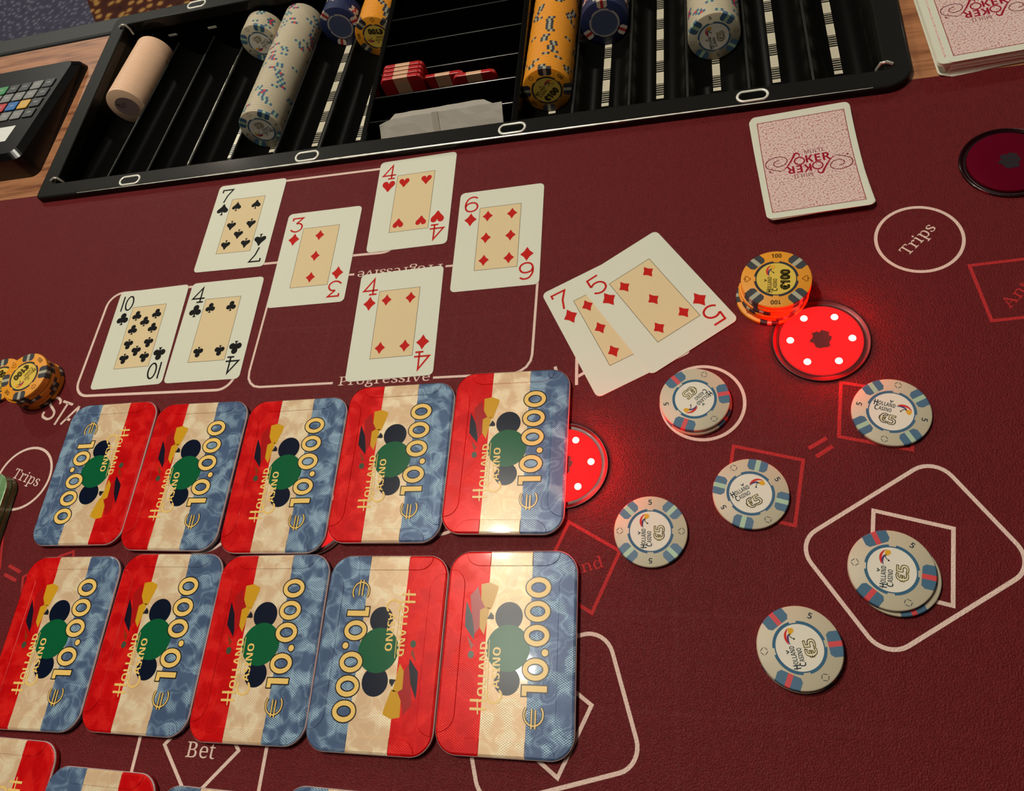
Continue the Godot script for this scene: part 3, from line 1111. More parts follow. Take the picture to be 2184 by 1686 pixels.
func cards() -> void:
	face_card(7, "spade", -0.3602, -0.3618, 0.2, "seven of spades lying face up nearest the chip tray's long grey column")
	face_card(10, "club", -0.4218, -0.2620, 2.2, "ten of clubs face up, leftmost card on the table")
	face_card(4, "club", -0.3559, -0.2639, 1.0, "four of clubs face up beside the ten of clubs")
	face_card(3, "diamond", -0.2851, -0.3231, 0.8, "three of diamonds face up between the seven of spades and four of hearts")
	face_card(4, "heart", -0.2123, -0.3661, 1.7, "four of hearts face up touching the front edge of the chip tray")
	face_card(6, "diamond", -0.1410, -0.3249, 1.3, "six of diamonds face up at the right of the dealt row")
	face_card(4, "diamond", -0.2090, -0.2589, 2.2, "four of diamonds face up just above the upper row of plaques")
	face_card(7, "diamond", -0.0578, -0.2486, 26.9, "seven of diamonds half hidden under the five of diamonds")
	face_card(5, "diamond", -0.0326, -0.2630, 34.2, "five of diamonds lying across the seven of diamonds", 0.00045)
	# two bent hole cards
	var a := back_card("patterned red-backed card lying face down, topmost of the bent pair", "face-down pair of cards", 2.1)
	a.position = Vector3(0.0676, 0.00075, -0.3600)
	a.rotation.y = deg_to_rad(3.8)
	var b := copy_of(a, "red-backed card peeping out under the topmost face-down card", "face-down pair of cards")
	b.position = Vector3(0.0676, 0.0001, -0.3600)
	b.rotation.y = deg_to_rad(5.0)
	# the deck at the dealer's right
	var rng := RandomNumberGenerator.new()
	rng.seed = 9
	var first: Node3D = null
	var plain: Node3D = null
	for i in 34:
		var c: Node3D
		if i == 33:
			c = back_card("uppermost red-backed card of the deck beside the chip tray", "cards of the deck beside the chip tray", 0.0)
		elif plain == null:
			plain = back_card("red-backed card, lowest of the deck beside the tray", "cards of the deck beside the chip tray", 0.0, false)
			c = plain
		else:
			c = copy_of(plain, "red-backed card, %s from the bottom of the deck beside the tray" % nth(i + 1), "cards of the deck beside the chip tray")
		var dx := rng.randf_range(-0.00018, 0.00018)
		var dz := rng.randf_range(-0.00018, 0.00018)
		var turned := rng.randf_range(-0.15, 0.15)
		if i < 4:
			dx -= 0.001 + 0.0008 * i
			turned += 3.0 - i
			dz += 0.0006
		elif i > 23 and i < 33:
			dx -= 0.0052
		c.position = Vector3(0.1858 + dx, 0.0001 + 0.00031 * i, -0.4680 + dz)
		c.rotation.y = deg_to_rad(3.4 + turned)


# ---------------------------------------------------------------- chips
const CHIP_R := 0.0198
const CHIP_H := 0.0029

func chip_kind(kind: String) -> Dictionary:
	match kind:
		"grey":
			return {"body": c8(200, 187, 160), "spot": c8(72, 106, 134), "bar": c8(170, 196, 166), "n": 4, "half": 5.2, "inlay": c8(234, 224, 208), "text": c8(52, 62, 70), "rim": "5"}
		"grey_red":
			return {"body": c8(200, 187, 160), "spot": c8(66, 104, 132), "bar": c8(214, 66, 70), "n": 3, "half": 6.0, "inlay": c8(234, 224, 208), "text": c8(52, 62, 70), "rim": "5"}
		"orange":
			return {"body": c8(238, 154, 38), "spot": c8(56, 56, 62), "bar": c8(176, 170, 146), "n": 4, "half": 5.2, "inlay": c8(226, 190, 84), "text": c8(52, 46, 26), "rim": "100"}
		"navy":
			return {"body": c8(34, 46, 84), "spot": c8(206, 190, 172), "bar": c8(176, 40, 48), "n": 3, "half": 4.2, "inlay": c8(74, 82, 112), "text": c8(40, 44, 66), "rim": ""}
	return {"body": c8(242, 198, 164), "spot": c8(226, 170, 140), "bar": c8(226, 170, 140), "n": 0, "half": 5.0, "inlay": c8(138, 112, 108), "text": c8(74, 58, 60), "rim": ""}


func chip_profile() -> PackedVector2Array:
	var r := CHIP_R
	var h := CHIP_H
	return PackedVector2Array([Vector2(0, 0), Vector2(r - 0.0006, 0), Vector2(r - 0.0001, 0.00025), Vector2(r, 0.0006), Vector2(r, h - 0.0006), Vector2(r - 0.0001, h - 0.00025), Vector2(r - 0.0006, h), Vector2(0, h)])


func wedge(g: Geo, ang: float, b0: float, b1: float, cut: float) -> void:
	# one strip of an edge spot: over the face and down the side; b is the sideways reach in mm
	var y := CHIP_H * 1000.0 + 0.035
	var rr := CHIP_R * 1000.0 - 0.45
	var xf := turn(rad_to_deg(ang))
	var n := 5
	var top := PackedVector2Array()
	for i in n + 1:
		var b := lerpf(b0, b1, float(i) / n)
		top.append(Vector2(sqrt(rr * rr - b * b), b))
	var low := PackedVector2Array()
	if cut > 0.0:
		if absf(b1) > absf(b0):
			low = PackedVector2Array([Vector2(13.2 + cut, b1), Vector2(13.2, b1 - signf(b1) * cut * 0.85), Vector2(13.2, b0)])
		else:
			low = PackedVector2Array([Vector2(13.2, b1), Vector2(13.2, b0 - signf(b0) * cut * 0.85), Vector2(13.2 + cut, b0)])
	else:
		low = PackedVector2Array([Vector2(13.2, b1), Vector2(13.2, b0)])
	g.flat(top + low, y, xf)
	var a0 := ang + asin(b0 / rr)
	var a1 := ang + asin(b1 / rr)
	var r := CHIP_R + 0.00005
	var h := CHIP_H
	g.lathe(PackedVector2Array([Vector2(r - 0.0006, -0.00003), Vector2(r - 0.0001, 0.00025), Vector2(r, 0.0006), Vector2(r, h - 0.0006), Vector2(r - 0.0001, h - 0.00022), Vector2(r - 0.0005, h + 0.00003)]), 5, a0, a1)


# a chip with all its marks; the print reads along +x
func full_chip(kind: String, label: String, group := "") -> Node3D:
	var k := chip_kind(kind)
	var t := thing("casino_chip", label, "chip", Vector3.ZERO, group)
	var pm: Material = mats["print"]
	var g := Geo.new()
	g.color = k.body
	g.lathe(chip_profile(), 72)
	part(t, "body", g, mats["chip_clay"])
	var first: float = {4: 45.0, 3: 30.0, 0: 0.0}[k.n]
	if kind == "grey_red":
		first = 27.0
	for i in k.n:
		var ang := deg_to_rad(first + 360.0 / k.n * i)
		g = Geo.new()
		g.color = k.spot
		wedge(g, ang, 1.25, k.half, 1.6)
		wedge(g, ang, -k.half, -1.25, 1.6)
		var s := part(t, "edge_spot", g, mats["chip_clay"])
		g = Geo.new()
		g.color = k.bar
		wedge(g, ang, -1.25, 1.25, 0.0)
		part(s, "stripe", g, mats["chip_clay"])
	var y := CHIP_H * 1000.0 + 0.03
	if k.n > 0:
		g = Geo.new()
		g.color = k.spot
		for q in 4:
			var a0 := PI / 2 * q + 0.13
			g.band(ellipse(0, 0, 11.75, 11.75, 12, a0, a0 + PI / 2 - 0.26), 1.5, y)
		for q in 4:
			g.band(ellipse(0, 0, 11.3, 11.3, 3, PI / 2 * q - 0.14, PI / 2 * q + 0.14), 0.6, y + 0.02)
		part(t, "inner_ring", g, pm)
	g = Geo.new()
	g.color = k.inlay
	g.flat(ellipse(0, 0, 11.0 if k.n > 0 else 12.5, 11.0 if k.n > 0 else 10.5, 48), y + 0.04)
	part(t, "inlay", g, pm)
	if kind == "navy":
		g = Geo.new()
		g.color = c8(150, 146, 150)
		ring_flat(g, 0, 0, 10.9, 12.0, y + 0.07)
		part(t, "pale_ring", g, pm)
		return t
	y += 0.07
	g = Geo.new()
	g.color = k.text
	# two-line lettering with tall first letters
	write(g, "H", "Droid Sans", true, 3.4, y, turn(0, Vector2(-9.4, 1.9)), 1.9)
	g.band(pts([-10.0, 3.9, -7.2, 3.9]), 0.3, y + 0.03)
	write(g, "OLLAND", "Droid Sans", true, 2.3, y, turn(0, Vector2(-7.2, 2.5)), 8.4)
	write(g, "C", "Droid Sans", true, 3.0, y, turn(0, Vector2(-8.6, -0.9)), 1.9)
	write(g, "ASINO", "Droid Sans", true, 2.2, y, turn(0, Vector2(-6.5, -0.5)), 6.4)
	part(t, "lettering", g, pm)
	# swoosh emblem
	g = Geo.new()
	if kind != "pink":
		g.color = c8(214, 60, 50)
		g.band(spline([2.2, 4.6, 4.6, 5.2, 7.2, 4.8, 9.4, 3.2], 6), 1.2, y, false, Transform2D.IDENTITY, true)
		g.color = c8(86, 60, 110)
		g.band(spline([1.8, 3.9, 4.0, 4.3, 6.0, 3.8, 7.4, 2.6], 6), 0.9, y + 0.03, false, Transform2D.IDENTITY, true)
		g.color = c8(232, 170, 50)
		g.flat(pts([6.8, 3.4, 9.6, 3.0, 9.4, 0.8, 8.0, 0.5, 6.6, 2.0]), y + 0.05)
		g.color = c8(40, 40, 44)
		g.band(spline([4.6, 2.0, 5.8, 3.0, 7.2, 2.6], 5), 0.35, y + 0.08)
		g.flat(ellipse(4.3, 1.5, 0.45, 0.45, 10), y + 0.08)
		g.color = k.text
		g.band(pts([-1.9, 6.6, -1.2, 5.5, -0.4, 6.6]), 0.5, y)
		part(t, "emblem", g, pm)
	g = Geo.new()
	if kind == "orange":
		g.color = c8(120, 106, 52)
		write(g, "€100", "Droid Sans", true, 4.8, y, turn(0, Vector2(-0.6, -5.0)), 13.6, true)
		g.color = c8(44, 38, 20)
		write_outline(g, "€100", "Droid Sans", true, 4.8, y + 0.03, turn(0, Vector2(-0.6, -5.0)), 13.6, 0.6)
	elif kind == "pink":
		g.color = k.text
		write(g, "VALUE", "Droid Sans", true, 3.4, y, turn(0, Vector2(0, -4.4)), 12.0, true)
	else:
		g.color = c8(236, 224, 196)
		write(g, "€5", "Droid Sans", true, 5.4, y, turn(0, Vector2(-1.0, -4.7)), 8.2, true)
		g.color = c8(112, 100, 44)
		write_outline(g, "€5", "Droid Sans", true, 5.4, y + 0.03, turn(0, Vector2(-1.0, -4.7)), 8.2, 0.42)
	if kind != "pink":
		part(t, "value", g, pm)
	y = CHIP_H * 1000.0 + 0.03
	var marks: Array = [[0, 0], [180, 0], [90, 1], [-90, 1]] if k.n == 4 else ([[-33, 0], [87, 1], [-153, 1]] if k.n == 3 else [])
	for q in marks:
		g = Geo.new()
		g.color = k.text
		if q[1] == 0:
			write(g, k.rim, "Droid Sans", true, 2.9, y, turn(q[0] - 90.0) * turn(0, Vector2(0, 16.3)), 1.9 * String(k.rim).length(), true)
		elif kind == "orange":
			var xf := turn(q[0] - 90.0) * turn(180, Vector2(0, 16.3))
			g.color = c8(140, 76, 20)
			g.band(spline([0, 2.0, 0.9, 0.9, 1.9, -0.2, 1.4, -1.2, 0.4, -0.9, 0, -1.9, -0.4, -0.9, -1.4, -1.2, -1.9, -0.2, -0.9, 0.9], 4, true), 0.45, y, true, xf)
		else:
			var xf := turn(q[0] - 90.0) * turn(0, Vector2(0, 16.6))
			for e in [[-1.8, 0.4, -0.4, 1.7], [0.2, 1.8, 1.7, 0.3], [1.8, -0.4, 0.4, -1.7], [-0.2, -1.8, -1.7, -0.3]]:
				g.band(pts(e), 0.32, y, false, xf)
		part(t, "rim_mark", g, pm)
	return t


func table_chip(proto: Node3D, x: float, level: int, z: float, ang: float, label: String, group := "") -> void:
	var c := copy_of(proto, label, group)
	c.position = Vector3(x, 0.0001 + level * (CHIP_H + 0.00007), z)
	c.rotation.y = deg_to_rad(ang)


func table_chips() -> void:
	var a := full_chip("grey", "single grey chip nearest the plaques, mint-striped blue edge spots, lying alone")
	a.position = Vector3(-0.0342, 0.0001, -0.1123)
	a.rotation.y = deg_to_rad(90.3)
	table_chip(a, 0.0190, 0, -0.1337, 28.8, "single grey chip with mint-striped spots on a red printed square, middle of three")
	table_chip(a, 0.0938, 0, -0.1794, -18.8, "single grey chip with mint-striped spots, nearest the fully lit red light")
	var r := full_chip("grey_red", "grey chip with red-striped spots, upper of two in the white circle")
	r.position = Vector3(-0.0089, 0.0001 + CHIP_H + 0.00007, -0.1896)
	r.rotation.y = deg_to_rad(-137.7)
	table_chip(r, -0.0080, 0, -0.1886, 60, "grey chip under the upper chip in the white circle")
	table_chip(r, 0.0372, 1, -0.0548, 101.7, "grey chip with red-striped spots, upper of the lowest pair in the picture")
	table_chip(r, 0.0376, 0, -0.0542, 170, "grey chip under the upper chip of the lowest pair")
	table_chip(r, 0.0826, 1, -0.0935, 41.4 + 40, "grey chip with red-striped spots, upper of the pair inside the white diamond")
	table_chip(r, 0.0850, 0, -0.0915, 20, "grey chip slid out beneath the pair inside the white diamond")
	var o := full_chip("orange", "orange 100 chip on top of the stack beside the glowing red light")
	o.position = Vector3(0.0398, 0.0001 + 5 * (CHIP_H + 0.00007), -0.2602)
	o.rotation.y = deg_to_rad(85.5)
	var offs := [[-0.0026, 0.0014, 130.0], [-0.0004, 0.0002, 60.0], [-0.0012, 0.0004, 85.0], [-0.0008, 0.0002, 20.0], [0.0, 0.0002, 85.0]]
	for i in 5:
		table_chip(o, 0.0398 + offs[i][0], i, -0.2602 + offs[i][1], offs[i][2], "orange 100 chip slid out at the bottom of the stack by the red light" if i == 0 else "orange chip, %s from the bottom of the stack by the red light" % nth(i + 1), "orange chips stacked by the red light")
	var rng := RandomNumberGenerator.new()
	rng.seed = 4
	for i in 6:
		table_chip(o, -0.4990 + rng.randf_range(-0.0006, 0.0006), i, -0.2214 + rng.randf_range(-0.0006, 0.0006), -124.8 if i == 5 else rng.randf_range(0, 360), "orange 100 chip on top of the stack at the left edge" if i == 5 else "orange chip, %s from the bottom of the stack at the left edge" % nth(i + 1), "" if i == 5 else "orange chips stacked at the left edge")
	table_chip(o, -0.5410, 0, -0.2280, 150, "single orange chip cut off by the left edge of the picture")


# plain chip for a column: the body with coloured bars round its edge
func column_chip(kind: String) -> ArrayMesh:
	var k := chip_kind(kind)
	var g := Geo.new()
	g.color = k.body
	var seg := 120
	var prof := chip_profile()
	var wide: float = rad_to_deg(asin(k.half / 19.8))
	for i in seg:
		var mid := 360.0 * (i + 0.5) / seg
		g.color = k.body
		if k.n > 0:
			var per: float = 360.0 / k.n
			var off := absf(fposmod(mid + per / 2, per) - per / 2)
			if off < 2.6:
				g.color = k.bar
			elif off < (wide if kind == "navy" else 9.0):
				g.color = k.spot
		g.lathe(prof.slice(1, 7), 1, TAU * i / seg, TAU * (i + 1) / seg)
	g.color = k.body
	g.lathe(PackedVector2Array([Vector2(0, 0), prof[1]]), 24)
	g.lathe(PackedVector2Array([prof[6], Vector2(0, CHIP_H)]), 24)
	return g.done(mats["chip_clay"])


func tray_column(kind: String, x: float, front_z: float, count: int, top_label: String, label: String, group: String, spin: float) -> void:
	var rng := RandomNumberGenerator.new()
	rng.seed = int(absf(x) * 10000.0)
	var tilt := atan(0.09)
	var axis := Vector3(0, sin(tilt), cos(tilt))
	var front := Vector3(x, trough_y(front_z), front_z)
	var shared := column_chip(kind)
	var base := Basis(Vector3.RIGHT, PI / 2 - tilt)
	var proto: Node3D = null
	var other := column_chip("grey_red") if kind == "grey" else shared
	for i in count:
		var c: Node3D
		var a := rng.randf_range(0, TAU)
		if i == 0:
			c = full_chip(kind, top_label)
			a = deg_to_rad(spin)
		elif proto == null:
			c = thing("casino_chip", "%s, %s from the front" % [label, nth(i + 1)], "chip", Vector3.ZERO, group)
			var m := MeshInstance3D.new()
			m.name = "body"
			m.mesh = shared
			c.add_child(m)
			proto = c
		else:
			c = copy_of(proto, "%s, %s from the front" % [label, nth(i + 1)], group)
			if rng.randf() < 0.35:
				(c.get_child(0) as MeshInstance3D).mesh = other
			if rng.randf() < 0.62:      # neighbours often stay turned alike
				a = float(proto.get_meta("last", 0.0)) + rng.randf_range(-0.1, 0.22)
		if proto:
			proto.set_meta("last", a)
		c.transform = Transform3D(base * Basis(Vector3.UP, a), front - axis * ((CHIP_H + 0.00004) * (i + 1)) + Vector3(rng.randf_range(-1, 1) * 0.00012, 0, 0))
	if proto:
		proto.remove_meta("last")


func tray_chips() -> void:
	tray_column("pink", -0.5500, -0.5430, 29, "front chip of the pink column, plain salmon with a grey centre", "plain salmon pink chip in the tray's leftmost column", "pink chips in the tray", 0)
	tray_column("grey", -0.4198, -0.6110, 8, "front chip of the short grey column behind the long one", "grey chip in the short column left of the long grey column", "grey chips in the short tray column", 200)
	tray_column("grey", -0.3764, -0.4762, 54, "front chip of the long grey column, left half of the tray", "grey chip in the long grey column", "grey chips in the long tray column", 190)
	tray_column("navy", -0.3330, -0.6150, 7, "front navy chip left of the small orange column", "navy chip in the short column left of the small orange column", "navy chips left of the orange column", 100)
	tray_column("orange", -0.2896, -0.5880, 16, "front chip of the small orange column beside the middle bay's left wall", "orange chip in the small column by the middle bay", "orange chips left of the middle bay", 170)
	tray_column("orange", -0.1166, -0.4730, 56, "front chip of the long orange column right of the middle bay", "orange chip in the long column right of the middle bay", "orange chips in the long tray column", 40)
	tray_column("navy", -0.0738, -0.5495, 30, "front navy chip right of the long orange column", "navy chip in the column right of the long orange column", "navy chips in the right half of the tray", 60)
	tray_column("grey", 0.0130, -0.5080, 44, "front chip of the lone grey column in the right half of the tray", "grey chip in the tray's lone right-half column", "grey chips in the right half of the tray", 100)


# ---------------------------------------------------------------- plaques
const PU := 52.4
const PV := 36.7
const PR := 12.5
const PH := 4.5

func stripe_ring(v0: float, v1: float, d: float) -> PackedVector2Array:
	var out := PackedVector2Array()
	if absf(v0) < 24.0 and absf(v1) < 24.0:
		return pts([-PU + d, v0, PU - d, v0, PU - d, v1, -PU + d, v1])
	var s := 1.0 if v1 > 24.0 else -1.0
	var inner := v0 if s > 0 else v1
	out.append(Vector2(-PU + d, inner))
	for i in 9:
		var a := PI - PI / 2 * i / 8.0
		out.append(Vector2(-PU + PR + (PR - d) * cos(a), s * (PV - PR + (PR - d) * sin(a))))
	for i in 9:
		var a := PI / 2 - PI / 2 * i / 8.0
		out.append(Vector2(PU - PR + (PR - d) * cos(a), s * (PV - PR + (PR - d) * sin(a))))
	out.append(Vector2(PU - d, inner))
	return out


func stripe(parent: Node, called: String, v0: float, v1: float, m: Material) -> void:
	var g := Geo.new()
	g.uv_scale = 1000.0 / 84.0
	var lv := [[0.9, 0.0], [0.15, 0.5], [0.0, 1.0], [0.0, PH - 1.2], [0.12, PH - 0.7], [0.45, PH - 0.25], [1.0, PH]]
	for r in lv.size() - 1:
		var a := stripe_ring(v0, v1, lv[r][0])
		var b := stripe_ring(v0, v1, lv[r + 1][0])
		for i in a.size():
			var j := (i + 1) % a.size()
			var straight := absf(a[i].y - a[j].y) < 0.001 and absf(a[i].y) < 24.0
			if straight and absf(a[i].x) > PU - 2.0:
				continue      # glued seam to the next stripe
			var mid := (a[i] + a[j]) / 2
			var out := mid - Vector2(clampf(mid.x, -PU + PR, PU - PR), clampf(mid.y, -PV + PR, PV - PR))
			g.quad(Geo.p3(a[i], lv[r][1]), Geo.p3(a[j], lv[r][1]), Geo.p3(b[j], lv[r + 1][1]), Geo.p3(b[i], lv[r + 1][1]), Vector3(out.x, 0.01, -out.y))
	g.flat(stripe_ring(v0, v1, 1.0), PH)
	var under := stripe_ring(v0, v1, 0.9)
	var idx := Geometry2D.triangulate_polygon(under)
	for i in range(0, idx.size(), 3):
		g.tri(Geo.p3(under[idx[i]], 0), Geo.p3(under[idx[i + 1]], 0), Geo.p3(under[idx[i + 2]], 0), Vector3.DOWN)
	part(parent, called, g, m)


func pearl_maps() -> void:
	var n := 768
	var cloud := FastNoiseLite.new()
	cloud.seed = 31
	cloud.frequency = 0.0052
	cloud.fractal_octaves = 2
	cloud.domain_warp_enabled = true
	cloud.domain_warp_amplitude = 40.0
	cloud.domain_warp_frequency = 0.006
	var im_a := cloud.get_seamless_image(n, n)
	cloud.seed = 77
	cloud.frequency = 0.0065
	var im_b := cloud.get_seamless_image(n, n)
	var data_a := im_a.get_data()
	var data_b := im_b.get_data()
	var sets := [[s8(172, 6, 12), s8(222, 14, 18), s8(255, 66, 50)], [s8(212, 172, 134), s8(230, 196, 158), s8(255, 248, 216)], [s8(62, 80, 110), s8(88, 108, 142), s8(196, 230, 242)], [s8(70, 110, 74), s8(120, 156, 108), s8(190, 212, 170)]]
	var bytes := []
	for s in sets:
		var b := PackedByteArray()
		b.resize(n * n * 3)
		bytes.append(b)
	var bump := PackedByteArray()
	bump.resize(n * n)
	for y in n:
		for x in n:
			var at := y * n + x
			var ca := data_a[at] / 255.0
			var cb := data_b[at] / 255.0
			var px := x * 84.0 / n
			var py := y * 84.0 / n
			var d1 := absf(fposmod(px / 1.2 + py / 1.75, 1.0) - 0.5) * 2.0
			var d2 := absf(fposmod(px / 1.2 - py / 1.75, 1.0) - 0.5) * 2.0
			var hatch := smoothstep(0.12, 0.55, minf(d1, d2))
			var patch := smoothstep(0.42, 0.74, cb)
			var sheen_streak := exp(-pow((ca - 0.6) / 0.055, 2.0)) + 0.7 * exp(-pow((ca - 0.36) / 0.04, 2.0))
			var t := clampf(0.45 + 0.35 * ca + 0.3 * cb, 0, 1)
			var glow := clampf(patch * hatch * 0.95 + 0.85 * sheen_streak * (0.3 + 0.7 * hatch) * (0.35 + 0.65 * cb), 0, 1)  # pearl swirl, with reflected streaks and hatch glints painted into the colour
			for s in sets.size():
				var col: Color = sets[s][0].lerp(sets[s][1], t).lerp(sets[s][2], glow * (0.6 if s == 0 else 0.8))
				bytes[s][at * 3] = col.r8
				bytes[s][at * 3 + 1] = col.g8
				bytes[s][at * 3 + 2] = col.b8
			bump[at] = int(clampf(ca * 60.0 + hatch * 60.0 * (0.25 + patch), 0, 255))
	for s in sets.size():
		pearl_textures.append(ImageTexture.create_from_image(Image.create_from_data(n, n, false, Image.FORMAT_RGB8, bytes[s])))
	var bi := Image.create_from_data(n, n, false, Image.FORMAT_L8, bump)
	bi.convert(Image.FORMAT_RGBA8)
	bi.bump_map_to_normal_map(3.0)
	pearl_textures.append(ImageTexture.create_from_image(bi))


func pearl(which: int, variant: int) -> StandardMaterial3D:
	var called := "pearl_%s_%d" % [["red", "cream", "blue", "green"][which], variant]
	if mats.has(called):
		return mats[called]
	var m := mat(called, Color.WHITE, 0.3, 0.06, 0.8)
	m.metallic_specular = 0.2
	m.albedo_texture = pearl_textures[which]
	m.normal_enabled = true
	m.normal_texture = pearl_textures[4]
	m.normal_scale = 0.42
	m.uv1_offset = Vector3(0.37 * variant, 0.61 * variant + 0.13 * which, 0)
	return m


func panel_outline(side: String) -> PackedVector2Array:
	var out := PackedVector2Array()
	if side in ["upper", "lower"]:
		var s := 1.0 if side == "upper" else -1.0
		for i in 9:
			var a := PI + PI / 2 * i / 8.0
			out.append(Vector2(-33 + 9.2 * cos(a), s * (35.5 + 8.8 * sin(a))))
		for i in 9:
			var a := -PI / 2 + PI / 2 * i / 8.0
			out.append(Vector2(33 + 9.2 * cos(a), s * (35.5 + 8.8 * sin(a))))
	else:
		var s := 1.0 if side == "right" else -1.0
		for i in 9:
			var a := PI / 2 + PI / 2 * i / 8.0
			out.append(Vector2(s * (51.3 + 7.4 * cos(a)), 18.5 + 8.6 * sin(a)))
		for i in 9:
			var a := PI + PI / 2 * i / 8.0
			out.append(Vector2(s * (51.3 + 7.4 * cos(a)), -18.5 + 8.6 * sin(a)))
	return out


func plaque(label: String, x: float, z: float, ang: float, variant: int, y := 0.0) -> void:
	var t := thing("casino_plaque", label, "plaque", Vector3(x, 0.0001 + y, z), "red, cream and blue plaques on the table")
	t.rotation.y = deg_to_rad(ang)
	var bands := [["red_stripe", 12.6, PV], ["cream_stripe", -11.6, 12.6], ["blue_stripe", -PV, -11.6]]
	for k in 3:
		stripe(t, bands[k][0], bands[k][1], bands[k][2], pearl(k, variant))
	for side in ["upper", "lower", "left", "right"]:
		var o := panel_outline(side)
		for k in 3:
			var cut := pts([-60, bands[k][1], 60, bands[k][1], 60, bands[k][2], -60, bands[k][2]])
			for q in Geometry2D.intersect_polygons(o, cut):
				if absf(Geometry2D.is_polygon_clockwise(q) as int) >= 0 and q.size() > 2:
					var g := Geo.new()
					g.uv_scale = 1000.0 / 84.0
					g.prism(q, PH - 0.1, PH + 0.34, 0.3)
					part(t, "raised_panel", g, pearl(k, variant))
	# thin pale band all round, painting the light its bevel catches
	var g := Geo.new()
	var ring := rrect(PU + 0.15, PV + 0.15, PR, 10)
	for r in [[0.0, 3.0, 0.0, 3.7, 0.0, 0.3], [0.0, 3.7, 0.35, PH - 0.25, 0.3, 1.0]]:
		ring_wall(g, Geo.inset(ring, r[0]), r[1], Geo.inset(ring, r[2]), r[3], 1.0, r[4], r[5])
	part(t, "edge_band", g, mat("edge_band", s8(226, 196, 192), 0.15, 0.0, 1.0))
	var pm := mat("plaque_print", Color.WHITE, 0.25)
	pm.metallic_specular = 0.3
	pm.vertex_color_use_as_albedo = true
	var gold := c8(248, 206, 118)
	var dark := c8(36, 32, 30)
	var py := PH + 0.05
	# coloured emblem pieces
	for q in [["green_disc", c8(16, 96, 58), ellipse(0.3, 0, 12.0, 12.0, 48), 0.03], ["navy_disc", c8(20, 24, 44), ellipse(16.6, 0.4, 7.7, 7.7, 36), 0.0], ["navy_disc", c8(20, 24, 44), ellipse(-16.2, -0.4, 7.0, 7.0, 36), 0.0],
			["yellow_piece", c8(216, 160, 34), pts([33.8, 17.2, 34.8, 12.2, 32.8, 7.3, 30.5, 7.5, 20.0, 10.6, 21.3, 14.3, 25.6, 16.8]), 0.0], ["yellow_piece", c8(216, 160, 34), pts([21.1, 17.2, 21.2, 11.4, 6.8, 13.8, 10.6, 16.6]), 0.0],
			["dark_diamond", c8(30, 28, 40), pts([24.5, 25.1, 17.5, 21.5, 8.5, 19.3, 4.1, 19.2, 10.9, 24.9, 17.7, 25.2]), 0.0], ["red_piece", c8(178, 24, 26), pts([27.5, 23.2, 32.6, 18.9, 25.6, 16.9, 21.3, 14.4, 19.8, 17.0, 10.6, 16.7, 7.0, 19.1, 17.5, 21.4]), 0.03],
			["brown_piece", c8(150, 56, 26), pts([6.1, 23.3, 1.5, 19.3, -1.0, 20.5]), 0.0], ["green_dot", c8(70, 84, 62), ellipse(-3.5, 20.3, 2.0, 1.7, 16), 0.0]]:
		g = Geo.new()
		g.color = q[1]
		g.flat(q[2], py + q[3])
		part(t, q[0], g, pm)
	g = Geo.new()
	g.color = c8(34, 34, 40)
	g.flat(ellipse(16.4, 10.4, 1.5, 1.5, 16), py + 0.03)
	for k in 3:
		g.flat(ellipse(16.4 + 1.6 * cos(TAU * k / 3), 10.6 + 1.5 * sin(TAU * k / 3), 0.6, 0.6, 10), py + 0.05)
	part(t, "dark_dot", g, pm)
	# the value: digits in gold with a dark rim
	py += 0.07
	for u in [32.2, 19.5, 7.0, -10.0]:
		g = Geo.new()
		g.color = dark
		g.band(ellipse(u, -15.4, 4.15, 5.55, 40), 3.75, py, true)
		g.color = gold
		g.band(ellipse(u, -15.4, 4.15, 5.55, 40), 2.5, py + 0.02, true)
		part(t, "numeral", g, pm)
	g = Geo.new()
	var one := pts([-17.9, -8.7, -17.9, -21.9, -20.8, -21.9, -20.8, -11.2, -22.9, -11.2, -22.9, -8.7])
	g.color = dark
	g.flat(Geo.inset(one, -0.62), py)
	g.color = gold
	g.flat(one, py + 0.02)
	part(t, "numeral", g, pm)
	g = Geo.new()
	g.color = dark
	g.flat(ellipse(-1.6, -20.2, 2.3, 2.3, 24), py)
	g.color = gold
	g.flat(ellipse(-1.6, -20.2, 1.75, 1.75, 24), py + 0.02)
	part(t, "decimal_point", g, pm)
	g = Geo.new()
	for pass_k in 2:
		g.color = [dark, gold][pass_k]
		var w: float = [1.5, 0.7][pass_k]
		var yy := py + 0.06 * pass_k
		g.band(ellipse(-31.6, -15.4, 5.3, 5.0, 28, deg_to_rad(52), deg_to_rad(308)), w, yy)
		g.band(pts([-38.3, -14.4, -29.0, -14.4]), w, yy + 0.03)
		g.band(pts([-38.3, -16.4, -29.4, -16.4]), w, yy + 0.03)
	part(t, "euro_sign", g, pm)
	# house lettering in two lines
	g = Geo.new()
	g.color = gold
	var ly := py + 0.03
	g.band(pts([-30.2, 9.9, -30.2, 18.7]), 1.25, ly)
	g.band(pts([-26.1, 10.3, -26.1, 18.9]), 1.25, ly)
	g.band(pts([-32.8, 14.2, -25.2, 14.9]), 0.7, ly + 0.03)
	write(g, "OLLAND", "Droid Sans", true, 4.3, ly, turn(0.6, Vector2(-24.0, 10.9)), 27.2)
	g.band(pts([-21.0, 9.9, 4.2, 10.4]), 0.38, ly + 0.03)
	part(t, "lettering", g, pm)
	g = Geo.new()
	g.color = gold
	g.band(ellipse(-23.4, 6.1, 3.6, 4.0, 24, deg_to_rad(50), deg_to_rad(318)), 1.1, ly)
	write(g, "ASINO", "Droid Sans", true, 4.2, ly, turn(0.6, Vector2(-20.0, 3.6)), 20.6)
	part(t, "lettering", g, pm)


